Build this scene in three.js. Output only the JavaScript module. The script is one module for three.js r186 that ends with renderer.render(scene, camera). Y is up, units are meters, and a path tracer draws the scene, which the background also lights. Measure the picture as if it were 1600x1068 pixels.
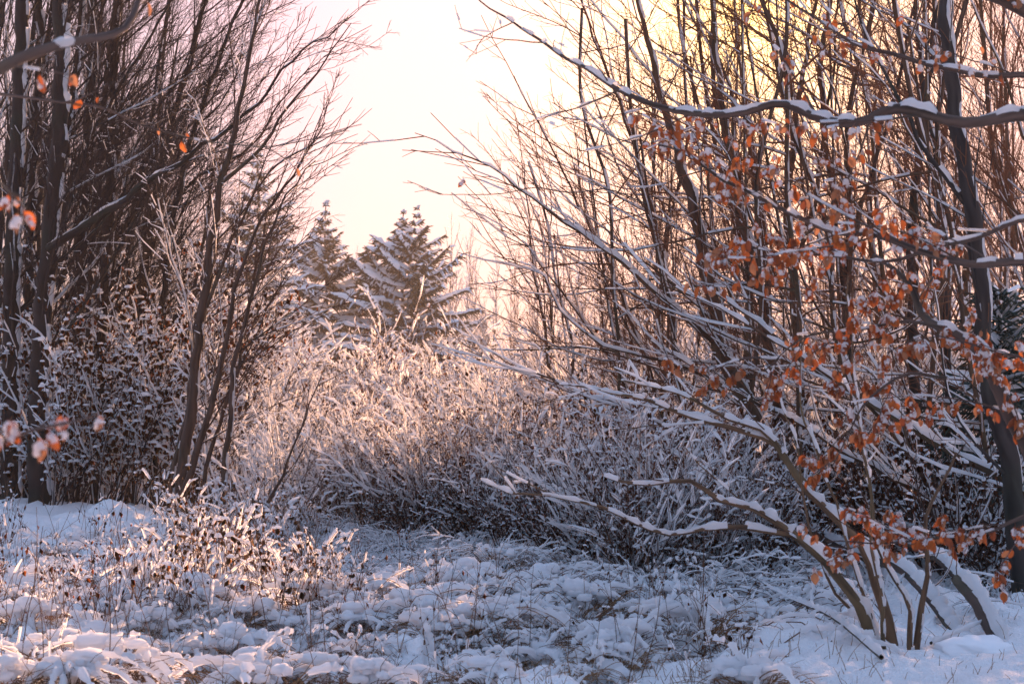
import * as THREE from 'three';
import { createNoise2D, createNoise3D } from 'simplex-noise';

// ---------------------------------------------------------------- camera, sky, sun, exposure
const FPX = 2313, PITCH = 0.03717, EYE = 1.6;           // focal length in photo pixels, upward tilt, eye height
const scene = new THREE.Scene();
const camera = new THREE.PerspectiveCamera(26.0, 1024 / 683, 0.1, 1200);
camera.position.set(0, EYE, 0);
camera.rotation.set(PITCH, 0, 0);
camera.focus = 15; camera.userData.fStop = 4;

const EXPO = 3.7;                                        // exposure: the picture is exposed for the shade
const SUN_AZ = 0.1588, SUN_EL = 0.262;
const SUN = new THREE.Vector3(Math.sin(SUN_AZ) * Math.cos(SUN_EL), Math.sin(SUN_EL), -Math.cos(SUN_AZ) * Math.cos(SUN_EL));
function skyColour(x, y, z) {
  const ang = Math.acos(Math.max(-1, Math.min(1, x * SUN.x + y * SUN.y + z * SUN.z))) * 180 / Math.PI;
  const h = Math.max(0, y), hl = Math.hypot(x, z) || 1e-6;
  const facing = 0.5 + 0.5 * (x * Math.sin(SUN_AZ) - z * Math.cos(SUN_AZ)) / hl;   // 1 towards the sun's bearing
  const t = 1 - Math.exp(-h * 3.0);
  const f = Math.pow(facing, 2.2);
  const hor = [0.48 + 0.66 * f, 0.60 + 0.33 * f, 0.78 - 0.06 * f], zen = [0.31, 0.56, 0.97];
  const g1 = Math.exp(-ang / 5), g2 = Math.exp(-ang * ang / 700);
  const c = [0, 1, 2].map(i => hor[i] * (1 - t) + zen[i] * t);
  c[0] += 3.4 * g1 + 0.72 * g2;
  c[1] += 2.2 * g1 + 0.22 * g2;
  c[2] += 0.8 * g1 + 0.24 * g2;
  c[2] *= 1 - 0.45 * Math.exp(-ang / 6);
  for (let i = 0; i < 3; i++) c[i] *= [1.12, 0.99, 0.98][i] / EXPO;
  return c;
}
{
  const W = 1024, Hh = 512, data = new Float32Array(W * Hh * 4);
  for (let j = 0; j < Hh; j++) for (let i = 0; i < W; i++) {
    const el = ((j + 0.5) / Hh - 0.5) * Math.PI, az = ((i + 0.5) / W - 0.5) * 2 * Math.PI;
    const c = skyColour(Math.cos(el) * Math.cos(az), Math.sin(el), Math.cos(el) * Math.sin(az)), k = (j * W + i) * 4;
    data[k] = c[0]; data[k + 1] = c[1]; data[k + 2] = c[2]; data[k + 3] = 1;
  }
  const sky = new THREE.DataTexture(data, W, Hh, THREE.RGBAFormat, THREE.FloatType);
  sky.mapping = THREE.EquirectangularReflectionMapping;
  sky.magFilter = THREE.LinearFilter; sky.minFilter = THREE.LinearFilter; sky.needsUpdate = true;
  scene.background = sky; scene.environment = sky;
}
const sun = new THREE.DirectionalLight(new THREE.Color().setRGB(1.0, 0.53, 0.30), 5.0);
sun.position.copy(SUN).multiplyScalar(120); sun.castShadow = true; sun.shadow.radius = 2;
Object.assign(sun.shadow.camera, { left: -40, right: 40, top: 40, bottom: -40, near: 1, far: 300 });
sun.shadow.mapSize.set(4096, 4096);
scene.add(sun, sun.target);
scene.fog = new THREE.FogExp2(new THREE.Color().setRGB(1.0, 0.84, 0.68), 0.0009);
const renderer = new THREE.WebGLRenderer({ antialias: true });
renderer.toneMapping = THREE.LinearToneMapping; renderer.toneMappingExposure = EXPO;
renderer.shadowMap.enabled = true;
renderer.setSize(1024, 683);

// ---------------------------------------------------------------- helpers
function rng(seed) { let a = (seed * 2654435761) >>> 0; return () => { a = (a + 0x6D2B79F5) >>> 0; let t = a; t = Math.imul(t ^ (t >>> 15), t | 1); t ^= t + Math.imul(t ^ (t >>> 7), t | 61); return ((t ^ (t >>> 14)) >>> 0) / 4294967296; }; }
const n2 = createNoise2D(rng(11)), n3 = createNoise3D(rng(12));
const add = (a, b, k = 1) => [a[0] + b[0] * k, a[1] + b[1] * k, a[2] + b[2] * k];
const sub = (a, b) => [a[0] - b[0], a[1] - b[1], a[2] - b[2]];
const dot = (a, b) => a[0] * b[0] + a[1] * b[1] + a[2] * b[2];
const cross = (a, b) => [a[1] * b[2] - a[2] * b[1], a[2] * b[0] - a[0] * b[2], a[0] * b[1] - a[1] * b[0]];
const len = a => Math.hypot(a[0], a[1], a[2]);
const norm = a => { const l = len(a) || 1e-9; return [a[0] / l, a[1] / l, a[2] / l]; };
const lerp = (a, b, t) => a + (b - a) * t;
const clamp = (x, a = 0, b = 1) => Math.min(b, Math.max(a, x));
const sstep = (a, b, x) => { const t = clamp((x - a) / (b - a)); return t * t * (3 - 2 * t); };
const CP = Math.cos(PITCH), SP = Math.sin(PITCH);
function at(px, py, d) {                                  // the place seen at a photo pixel, d metres away
  const x = (px - 800) / FPX * d, y = (534 - py) / FPX * d;
  return [x, EYE + y * CP + d * SP, -d * CP + y * SP];
}
// the ground's height: pillows of snow over buried tufts
const hash = (i, j, k) => { let h = Math.imul(i, 374761393) ^ Math.imul(j, 668265263) ^ Math.imul(k, 2147483647 ^ 1274126177); h = Math.imul(h ^ (h >>> 13), 1274126177); return ((h ^ (h >>> 16)) >>> 0) / 4294967296; };
function pillows(x, z, size, k, fill) {
  const gx = Math.floor(x / size), gz = Math.floor(z / size); let h = 0;
  for (let i = gx - 1; i <= gx + 1; i++) for (let j = gz - 1; j <= gz + 1; j++) {
    if (hash(i, j, k) > fill) continue;
    const cx = (i + hash(i, j, k + 1)) * size, cz = (j + hash(i, j, k + 2)) * size, r = size * (0.38 + 0.55 * hash(i, j, k + 3)), st = 0.55 + 0.9 * hash(i, j, k + 4), an = hash(i, j, k + 5) * 3.14;
    const dx = x - cx, dz = z - cz, u = (dx * Math.cos(an) + dz * Math.sin(an)) * st, v = (dz * Math.cos(an) - dx * Math.sin(an)) / st, q = (u * u + v * v) / (r * r);
    if (q < 1) { const b = (1 - q) * Math.sqrt(1 - q * 0.85) * (0.5 + 0.8 * hash(i, j, k + 6)); h = Math.max(h, b) + 0.25 * Math.min(h, b); }
  }
  return h;
}
function H(x, z) {
  const d = Math.hypot(x, z), far = 1 - sstep(22, 45, d);
  let h = 0.13 * n2(x * 0.22 + 3, z * 0.22) + 0.07 * n2(x * 0.6 - 9, z * 0.6) - 0.05;
  h += 0.08 * sstep(-2.0, -5.5, x) * sstep(-9, -17, z) - 0.5 * sstep(-20.5, -26, z);   // the left side lies a little higher, the ground falls away beyond
  if (far <= 0) return h;
  const smooth = sstep(1.0, 2.6, x) * sstep(-11.2, -9.6, z);               // open snow in front of the hazel
  const px = x + 1.55 + 0.25 * Math.sin(z * 0.5), path = Math.exp(-px * px / 0.4) * sstep(-19, -16, z);
  const rough = far * (1 - 0.72 * smooth) * (1 - 0.6 * path);
  const w = 0.09 * n2(x * 2.3, z * 2.3 + 40), wx = x + w, wz = z + 0.09 * n2(x * 2.3 + 17, z * 2.3);
  h += rough * (0.13 * (1 - 0.75 * sstep(12, 17, d)) * pillows(wx, wz, 0.62, 10, 0.75) + 0.085 * pillows(wx, wz, 0.34, 30, 0.72)) - 0.05 * path;
  if (d < 21) h += (0.3 + 0.7 * rough) * (0.045 * pillows(wx, wz, 0.17, 50, 0.7) + 0.012 * n2(x * 5.5 + 13, z * 5.5) + 0.006 * n2(x * 13, z * 13 + 5));
  return h;
}
function ground(px, py) {                                 // where the sight line through a photo pixel meets the ground
  const a = at(px, py, 1), dir = sub(a, [0, EYE, 0]);
  let t = 1; for (let i = 0; i < 40; i++) { const p = add([0, EYE, 0], dir, t); const want = (EYE - H(p[0], p[2])) / -dir[1]; t = lerp(t, want, 0.6); if (!(t > 0 && t < 400)) { t = 60; break; } }
  const p = add([0, EYE, 0], dir, t); return [p[0], H(p[0], p[2]), p[2]];
}
const gnd = (x, z, sink = 0) => [x, H(x, z) - sink, z];
const spot = (px, d) => gnd((px - 800) / FPX * d, -d);    // on the ground under a photo column, d metres away

// geometry collector
class G {
  constructor(col = false) { this.p = []; this.n = []; this.i = []; this.c = col ? [] : null; }
  get count() { return this.p.length / 3; }
  v(p, n, c) { this.p.push(p[0], p[1], p[2]); this.n.push(n[0], n[1], n[2]); if (this.c) this.c.push(...(c || [1, 1, 1])); return this.p.length / 3 - 1; }
  build() {
    const g = new THREE.BufferGeometry();
    g.setAttribute('position', new THREE.Float32BufferAttribute(this.p, 3));
    g.setAttribute('normal', new THREE.Float32BufferAttribute(this.n, 3));
    if (this.c) g.setAttribute('color', new THREE.Float32BufferAttribute(this.c, 3));
    g.setIndex(this.i); TRIS += this.i.length / 3; return g;
  }
}
let TRIS = 0, MESHES = 0;
function frames(pts) {
  const T = [], N = []; const m = pts.length;
  for (let i = 0; i < m; i++) T.push(norm(sub(pts[Math.min(m - 1, i + 1)], pts[Math.max(0, i - 1)])));
  let n = norm(cross(T[0], Math.abs(T[0][1]) < 0.9 ? [0, 1, 0] : [1, 0, 0]));
  for (let i = 0; i < m; i++) { n = norm(sub(n, T[i].map(v => v * dot(n, T[i])))); N.push(n); }
  return [T, N];
}
function tube(g, pts, rad, sides, colour, rough = 0, cap = false) {
  const [T, N] = frames(pts), base = g.count;
  for (let i = 0; i < pts.length; i++) {
    const B = cross(T[i], N[i]);
    for (let k = 0; k < sides; k++) {
      const a = k / sides * 2 * Math.PI, d = add(N[i].map(v => v * Math.cos(a)), B, Math.sin(a));
      const r = rad[i] * (rough ? 1 + rough * n3(pts[i][0] * 4 + Math.cos(a) * 1.5, pts[i][1] * 4, pts[i][2] * 4 + Math.sin(a) * 1.5) : 1);
      g.v(add(pts[i], d, r), d, colour ? colour(pts[i], a) : null);
    }
  }
  for (let i = 0; i < pts.length - 1; i++) for (let k = 0; k < sides; k++) {
    const a = base + i * sides + k, b = base + i * sides + (k + 1) % sides; g.i.push(a, b, a + sides, b, b + sides, a + sides);
  }
  if (cap) { const m = pts.length - 1, c = g.v(pts[m], T[m], colour ? [0.22, 0.15, 0.09] : null); for (let k = 0; k < sides; k++) g.i.push(base + m * sides + k, base + m * sides + (k + 1) % sides, c); }
}
const WIND = norm([0.62, 1.0, 0.06]);
// snow lying along the upper and windward side of a branch
function snowOn(g, pts, rad, o = {}) {
  const amt = o.amt ?? 1, step = o.step ?? 0, seed = o.seed ?? 0, fine = o.fine ?? false, cover = o.cover ?? 0.15;
  let P = pts, Rr = rad;
  if (step) { P = []; Rr = []; for (let i = 0; i < pts.length - 1; i++) { const L = len(sub(pts[i + 1], pts[i])), k = Math.max(1, Math.round(L / step)); for (let j = 0; j < k; j++) { const t = j / k; P.push(add(pts[i], sub(pts[i + 1], pts[i]), t)); Rr.push(lerp(rad[i], rad[i + 1], t)); } } P.push(pts[pts.length - 1]); Rr.push(rad[rad.length - 1]); }
  const m = P.length; let s = 0, prev = null;
  const ca = o.width ?? null;
  for (let i = 0; i < m; i++) {
    if (i) s += len(sub(P[i], P[i - 1]));
    const T = norm(sub(P[Math.min(m - 1, i + 1)], P[Math.max(0, i - 1)]));
    const k = dot(WIND, T), q = add(WIND, T, -k), mag = len(q), nrm = norm(q), B = cross(T, nrm), r = Rr[i];
    const lf = o.lumpy ?? 0.45, nz = 0.5 + 0.5 * n2(s * (o.freq ?? 3.5) + seed * 7.31, seed * 1.7), lump = 0.8 + lf * n2(s * (o.freq ?? 3.5) * 4.1, seed * 3.3 + 9);
    let t = amt * (0.55 * Math.min(r, 0.03) + 0.007) * sstep(0.25, 0.95, mag) * sstep(cover, cover + 0.3, nz) * lump * (0.55 + 0.9 * mag);
    if (i === 0 || i === m - 1) t *= 0.3;
    if (t < 0.0022) { prev = null; continue; }
    const a = ca ?? lerp(1.25, 0.42, sstep(0.008, 0.09, r)), w = r * Math.sin(a) * (o.lumpy ? 0.35 + 0.65 * Math.min(1.4, lump) : 1) + 0.35 * t, low = r * Math.cos(a) - 0.004, top = r + t;
    const c = P[i], row = [];
    row.push(g.v(add(add(c, B, -w), nrm, low), norm(add(B.map(v => -v), nrm, 0.15))));
    if (fine) row.push(g.v(add(add(c, B, -w * 0.72), nrm, lerp(low, top, 0.78)), norm(add(B.map(v => -v), nrm, 1))));
    row.push(g.v(add(c, nrm, top), nrm));
    if (fine) row.push(g.v(add(add(c, B, w * 0.72), nrm, lerp(low, top, 0.78)), norm(add(B, nrm, 1))));
    row.push(g.v(add(add(c, B, w), nrm, low), norm(add(B, nrm, 0.15))));
    if (prev) for (let j = 0; j < row.length - 1; j++) g.i.push(prev[j], prev[j + 1], row[j], prev[j + 1], row[j + 1], row[j]);
    prev = row;
  }
}
// a rounded lump of snow
function lump(g, c, rx, ry, rz, seed, seg = 7, rings = 4) {
  const base = g.count;
  for (let j = 0; j <= rings; j++) { const ph = j / rings * Math.PI * 0.62; for (let k = 0; k < seg; k++) { const a = k / seg * 2 * Math.PI; const d = [Math.sin(ph) * Math.cos(a), Math.cos(ph), Math.sin(ph) * Math.sin(a)]; const w = 1 + 0.22 * n3(d[0] * 1.3 + seed * 3.1, d[1] * 1.3, d[2] * 1.3); g.v([c[0] + d[0] * rx * w, c[1] + d[1] * ry * w, c[2] + d[2] * rz * w], norm([d[0] / rx, d[1] / ry, d[2] / rz])); } }
  for (let j = 0; j < rings; j++) for (let k = 0; k < seg; k++) { const a = base + j * seg + k, b = base + j * seg + (k + 1) % seg; g.i.push(a, b, a + seg, b, b + seg, a + seg); }
}
// names, labels
const taken = {};
function numbered(n) { const k = taken[n] = (taken[n] ?? -1) + 1; return k ? `${n}_${String(k).padStart(3, '0')}` : n; }
function mesh(name, g, m, parent, kind) {
  const o = new THREE.Mesh(g instanceof G ? g.build() : g, m); o.name = name; o.castShadow = o.receiveShadow = true; MESHES++;
  if (kind) o.userData.kind = kind; (parent ?? scene).add(o); return o;
}
function thing(name, label, category, p = [0, 0, 0], group) {
  const o = new THREE.Group(); o.name = numbered(name); o.position.set(...p); scene.add(o);
  o.userData = { label, category }; if (group) o.userData.group = group; return o;
}
function dup(root, p, turn, scale, label, group) {
  const c = root.clone(); c.name = numbered(root.name.replace(/_\d{3}$/, '')); c.position.set(...p); c.rotation.y = turn; c.scale.set(scale, scale, scale); scene.add(c);
  c.userData = { ...root.userData }; if (label) c.userData.label = label; if (group) c.userData.group = group; return c;
}
// put a built prototype to use: its first place is its own, the others are copies
function placer(proto) { let first = true; return (p, turn, scale, label, group) => { if (first) { first = false; proto.position.set(...p); proto.rotation.y = turn; proto.scale.set(scale, scale, scale); if (label) proto.userData.label = label; if (group) proto.userData.group = group; return proto; } return dup(proto, p, turn, scale, label, group); }; }

// where a thing stands, by what can be found beside it in the view
const nth = k => ['first', 'second', 'third', 'fourth', 'fifth', 'sixth', 'seventh', 'eighth', 'ninth', 'tenth', 'eleventh', 'twelfth', 'thirteenth'][k] ?? `${k + 1}${['th', 'st', 'nd', 'rd'][(k + 1) % 10 < 4 ? (k + 1) % 10 : 0]}`;
const viewX = p => 800 + p[0] / -p[2] * FPX;
const pick = (v, list) => { for (const [m, t] of list) if (v < m) return t; return list[list.length - 1][1]; };
const beside = p => pick(viewX(p), [[110, 'below the thick left trunks'], [250, 'below the slim left trunk'], [400, 'below the leaning left stems'], [520, 'below the sunlit shrubs'], [640, 'below the left spruce'], [760, 'below the broad spruce'], [900, 'before the middle thicket'], [1060, 'before the dim undergrowth'], [1240, 'left of the hazel foot'], [1400, 'at the hazel foot'], [9999, 'right of the hazel foot']]);
const depthOf = p => pick(-p[2], [[9.4, 'lowest in view'], [11, 'in the near snow'], [13.5, 'midway across the snow'], [16, 'at the back of the snow'], [99, 'along the thicket edge']]);
const where = p => depthOf(p) + ', ' + beside(p);
const rowOf = p => pick(-p[2], [[19.5, 'front row'], [21.5, 'second row'], [24.5, 'third row'], [28, 'fourth row'], [33, 'fifth row'], [99, 'back row']]);
const woodAt = p => pick(viewX(p), [[0, 'just outside the left edge'], [60, 'behind the leftmost trunk'], [120, 'behind the thick bough-bearing trunk'], [170, 'behind the slim straight trunk'], [230, 'right of the slim straight trunk'], [290, 'behind the leaning left stems'], [600, 'behind the sunlit shrubs'], [1000, 'at the thin left end'], [1080, 'behind the slender left-leaning stem'], [1150, 'behind the dark twin trunk'], [1230, 'under the sun glow'], [1300, 'right of the sun glow'], [1370, 'behind the dark straight trunk'], [1440, 'behind the orange leaves'], [1510, 'behind the middle dark trunk'], [1580, 'beside the thick right trunk'], [9999, 'at the right edge']]);
const deep = p => pick(-p[2], [[24, 'near'], [29, 'second-line'], [35, 'mid-depth'], [43, 'deep'], [999, 'deepest']]);
// ---------------------------------------------------------------- materials
const rgb = (r, g, b) => new THREE.Color().setRGB(r, g, b);
const std = (c, o = {}) => new THREE.MeshStandardMaterial({ color: c, roughness: 0.95, ...o });
const M = {
  ground: null,
  snow: new THREE.MeshPhysicalMaterial({ color: rgb(0.92, 0.925, 0.94), roughness: 1, transmission: 0.55, thickness: 0, ior: 1.3, specularIntensity: 0.2 }),
  snowSolid: std(rgb(0.86, 0.87, 0.89), { roughness: 0.9 }),
  bark: std(0xffffff, { vertexColors: true }),
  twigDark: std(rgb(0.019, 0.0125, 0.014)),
  twigSunRed: std(rgb(0.15, 0.060, 0.027)),  // reddish bark pushed to orange; warm flare on backlit twigs is painted into it
  twigBrown: std(rgb(0.060, 0.030, 0.020)),
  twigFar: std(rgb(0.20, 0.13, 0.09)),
  straw: std(rgb(0.12, 0.06, 0.03)),
  strawTan: std(rgb(0.27, 0.15, 0.07)),
  leafTan: new THREE.MeshPhysicalMaterial({ color: rgb(0.55, 0.30, 0.14), roughness: 1, transmission: 0.5, thickness: 0, side: THREE.DoubleSide, vertexColors: true, specularIntensity: 0.3 }),
  leafDry: new THREE.MeshPhysicalMaterial({ color: rgb(0.36, 0.125, 0.045), roughness: 1, transmission: 0.45, thickness: 0, side: THREE.DoubleSide, vertexColors: true, specularIntensity: 0.3 }),
  leaf: [[0.44, 0.13, 0.036], [0.32, 0.09, 0.028], [0.48, 0.21, 0.10], [0.24, 0.075, 0.034], [0.46, 0.125, 0.036], [0.36, 0.17, 0.09]].map(c => new THREE.MeshPhysicalMaterial({ color: rgb(...c), roughness: 1, transmission: 0.5, thickness: 0, side: THREE.DoubleSide, specularIntensity: 0.3 })),
  needle: std(rgb(0.042, 0.044, 0.022)),
  needleDark: std(rgb(0.035, 0.055, 0.045)),
};
const barkTone = (base, moss = 0.4) => (p, a) => { const n = n3(p[0] * 2.5 + Math.cos(a), p[1] * 1.4, p[2] * 2.5 + Math.sin(a)), q = n3(p[0] * 9, p[1] * 5 + a, p[2] * 9), m = moss * sstep(0.1, 0.6, n3(p[0] * 1.3 + 5, p[1] * 0.9, p[2] * 1.3)); const f = n3(p[0] * 3 + Math.cos(a) * 6, p[1] * 2.2, Math.sin(a) * 6), k = Math.max(0.25, 1 + 0.35 * n + 0.3 * q + 0.6 * f); return [base[0] * k * (1 - 0.25 * m), base[1] * k * (1 + 0.35 * m), base[2] * k]; };

// ---------------------------------------------------------------- growth
function smoothPath(ctrl, step) {
  const c = new THREE.CatmullRomCurve3(ctrl.map(p => new THREE.Vector3(...p)), false, 'centripetal'), n = Math.max(3, Math.ceil(c.getLength() / step));
  return c.getSpacedPoints(n).map(v => [v.x, v.y, v.z]);
}
function perp(d, R) { for (;;) { const u = [R() * 2 - 1, R() * 2 - 1, R() * 2 - 1]; const q = add(u, d, -dot(u, d)); if (len(q) > 0.2) return norm(q); } }
// one wandering branch
function wander(p, d, L, r0, r1, c, R) {
  const n = Math.max(2, Math.round(L / c.seg)), st = L / n, pts = [p], rad = [r0];
  for (let i = 1; i <= n; i++) {
    d = norm([d[0] + (R() * 2 - 1) * c.gnarl + (c.drift?.[0] ?? 0) * st, d[1] + (R() * 2 - 1) * c.gnarl + c.up * st + (c.drift?.[1] ?? 0) * st, d[2] + (R() * 2 - 1) * c.gnarl + (c.drift?.[2] ?? 0) * st]);
    p = add(p, d, st); pts.push(p); rad.push(lerp(r0, r1, i / n));
  }
  return { pts, rad };
}
function sprout(out, br, lvl, cfg, R) {                   // side branches of a branch, and theirs
  const c = cfg[lvl]; if (!c) return;
  const L = br.L, m = br.pts.length - 1, n = Math.round(c.dens * L * (1 - c.tMin) * (0.8 + 0.4 * R()));
  for (let k = 0; k < n; k++) {
    const t = c.tMin + (1 - c.tMin) * (k + R()) / n, f = t * m, i = Math.min(m - 1, Math.floor(f));
    const p = add(br.pts[i], sub(br.pts[i + 1], br.pts[i]), f - i), T = norm(sub(br.pts[i + 1], br.pts[i]));
    const a = c.ang * (0.7 + 0.6 * R()), u = perp(T, R);
    let d = add(T.map(v => v * Math.cos(a)), u, Math.sin(a));
    if (c.bias) d = add(d, c.bias, c.biasAmt ?? 0.5);
    d = norm(d);
    const l = Math.min(c.max ?? 99, L * c.ratio * (0.4 + 0.8 * R()) * (1 - (c.fade ?? 0.5) * t)); if (l < (c.min ?? 0.05)) continue;
    const r = Math.max(c.rMin, Math.min(br.rad[i] * 0.75, c.rMax ?? 9, l * (c.slim ?? 0.011)));
    const b = wander(p, d, l, r, Math.max(c.rTip ?? c.rMin * 0.6, 0.0015), c, R); b.L = l; b.lvl = lvl + 1; out.push(b);
    sprout(out, b, lvl + 1, cfg, R);
  }
}
function stem(path, r0, r1, step, power = 0.8, wob = 0) { const pts = smoothPath(path, step), m = pts.length - 1; if (wob) for (let i = 1; i <= m; i++) { const q = pts[i], k = wob * Math.min(1, i / m * 4), sx = q[0] * 1.9 + path[0][1] * 7, sy = q[1] * 1.9, sz = q[2] * 1.9; pts[i] = [q[0] + k * n3(sx, sy, sz), q[1] + k * n3(sx + 31, sy, sz), q[2] + k * n3(sx, sy + 57, sz)]; } let L = 0; for (let i = 0; i < m; i++) L += len(sub(pts[i + 1], pts[i])); return { pts, rad: pts.map((_, i) => lerp(r0, r1, Math.pow(i / m, power))), L, lvl: 0 }; }
// turn stems and branches into the parts of a thing
function dress(root, stems, brs, o) {
  const R = rng(o.seed + 5), tone = barkTone(o.bark ?? [0.06, 0.045, 0.036], o.moss ?? 0.4);
  stems.forEach((s, k) => {
    const g = new G(true); tube(g, s.pts, s.rad, o.sides ?? (s.rad[0] > 0.07 ? 14 : 9), tone, 0.14, true);
    const t = mesh(o.stemName ?? 'trunk', g, M.bark, root);
    if (o.snow !== 0) { const sg = new G(); snowOn(sg, s.pts, s.rad, { amt: (o.snow ?? 1) * (o.stemSnow ?? 1), step: o.snowStep ?? 0.12, seed: o.seed + k * 3.7, fine: true, freq: 2.2, lumpy: o.lumpy ?? 0.55, cover: o.cover ?? 0.15 }); if (sg.i.length) mesh('snow', sg, M.snow, t, 'stuff'); }
  });
  const big = brs.filter(b => b.lvl === 1).sort((a, b) => b.L * b.rad[0] - a.L * a.rad[0]).slice(0, o.limbs ?? 10), isBig = new Set(big);
  for (const b of big) {
    const g = new G(true); tube(g, b.pts, b.rad, o.limbSides ?? 6, tone);
    const t = mesh('branch', g, M.bark, root), sg = new G();
    snowOn(sg, b.pts, b.rad, { amt: o.snow ?? 1, step: o.limbStep ?? 0, seed: R() * 99, fine: !!o.fineLimb, lumpy: o.lumpy, cover: o.cover ?? 0.15 }); if (sg.i.length) mesh('snow', sg, M.snow, t, 'stuff');
  }
  const tg = new G(), sg = new G();
  for (const b of brs) if (!isBig.has(b)) { tube(tg, b.pts, b.rad, b.rad[0] > 0.012 ? 5 : 3); if (o.snow !== 0 && R() < (o.twigSnowShare ?? 1)) snowOn(sg, b.pts, b.rad, { amt: (o.snow ?? 1) * (o.twigSnow ?? 1), seed: R() * 99, lumpy: o.lumpy, cover: o.cover ?? 0.15 }); }
  if (tg.i.length) { const t = mesh('twigs', tg, o.twigMat ?? M.twigBrown, root, 'stuff'); if (sg.i.length) mesh('snow', sg, M.snow, t, 'stuff'); }
}
// small curled dry leaves with dabs of snow, as one mass
function dryLeaves(root, brs, o) {
  const R = rng(o.seed + 77), g = new G(true), sg = new G();
  for (const b of brs) { if (b.lvl < (o.from ?? 2)) continue; const n = Math.round(o.per * (0.5 + R())); for (let k = 0; k < n; k++) { const i = Math.floor(R() * b.pts.length); leafInto(g, sg, b.pts[i], o.size * (0.6 + 0.7 * R()), R, o.snowy); } }
  if (g.i.length) mesh('leaves', g, M.leafDry, root, 'stuff'); if (sg.i.length) mesh('leaf_snow', sg, M.snow, root, 'stuff');
}
function leafInto(g, sg, p, s, R, snowy) {
  const ax = norm([R() * 2 - 1, -0.9 - R(), R() * 2 - 1]), u = perp(ax, R), w = cross(ax, u), k = 0.55 + 0.9 * R(), c = [k * (0.9 + 0.2 * R()), k, k];
  const P = (a, b, h) => add(add(add(p, ax, a * s), u, b * s), w, h * s), n = norm(add(w, [0, 0.4, 0]));
  const a0 = g.v(P(0, 0, 0), n, c), a1 = g.v(P(0.5, 0.3, 0.13), n, c), a2 = g.v(P(0.5, -0.3, 0.13), n, c), a3 = g.v(P(1, 0, 0.05), n, c), a4 = g.v(P(0.5, 0, -0.02), n, c);
  g.i.push(a0, a1, a4, a0, a4, a2, a1, a3, a4, a4, a3, a2);
  if (R() < snowy) lump(sg, add(p, [0, s * 0.02, 0], 1), s * (0.28 + 0.3 * R()), s * (0.16 + 0.2 * R()), s * (0.28 + 0.3 * R()), R() * 50, 5, 3);
}
const rel = (pts, o) => pts.map(p => sub(p, o));

// ================================================================ SETTING: snow-covered ground
{
  const xs = [], zs = [];
  const axis = (arr, a, b, f) => { let v = a; while (v < b) { arr.push(v); v += f(v); } arr.push(b); };
  axis(xs, -420, 420, x => { const a = Math.abs(x); return a < 4.6 ? 0.031 : a < 12 ? 0.06 + (a - 4.6) * 0.05 : 0.5 + (a - 12) * 0.12; });
  axis(zs, -620, 60, z => z > -7.6 ? 0.4 : z > -12 ? 0.026 : z > -24 ? 0.035 + (-12 - z) * 0.012 : 0.3 + (-24 - z) * 0.1);
  const W = xs.length, p = new Float32Array(W * zs.length * 3), uv = new Float32Array(W * zs.length * 2), idx = [];
  zs.forEach((z, j) => xs.forEach((x, i) => { const k = j * W + i; p[k * 3] = x; p[k * 3 + 1] = H(x, z); p[k * 3 + 2] = z; uv[k * 2] = x; uv[k * 2 + 1] = z; if (i < W - 1 && j < zs.length - 1) idx.push(k, k + W, k + 1, k + 1, k + W, k + W + 1); }));
  const g = new THREE.BufferGeometry(); g.setAttribute('position', new THREE.BufferAttribute(p, 3)); g.setAttribute('uv', new THREE.BufferAttribute(uv, 2)); g.setIndex(idx); g.computeVertexNormals(); TRIS += idx.length / 3;
  const S = 512, d = new Uint8Array(S * S * 4), tn = createNoise2D(rng(21)), tile = (x, y, f) => { const a = x / S * 2 * Math.PI, b = y / S * 2 * Math.PI; return n3(Math.cos(a) * f + 7, Math.sin(a) * f + Math.cos(b) * f, Math.sin(b) * f); };
  const R = rng(31); for (let y = 0; y < S; y++) for (let x = 0; x < S; x++) { const v = clamp(0.5 + 0.22 * tile(x, y, 6) + 0.16 * tile(x, y, 17) + 0.24 * (R() - 0.5)) * 255, k = (y * S + x) * 4; d[k] = d[k + 1] = d[k + 2] = v; d[k + 3] = 255; }
  const bt = new THREE.DataTexture(d, S, S); bt.wrapS = bt.wrapT = THREE.RepeatWrapping; bt.magFilter = THREE.LinearFilter; bt.needsUpdate = true;
  M.ground = std(rgb(0.87, 0.88, 0.90), { roughness: 0.9, bumpMap: bt, bumpScale: 0.02 });
  const o = mesh('ground', g, M.ground); o.userData.kind = 'structure';
}

// ================================================================ plants
const UP = [0, 1, 0];
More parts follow.
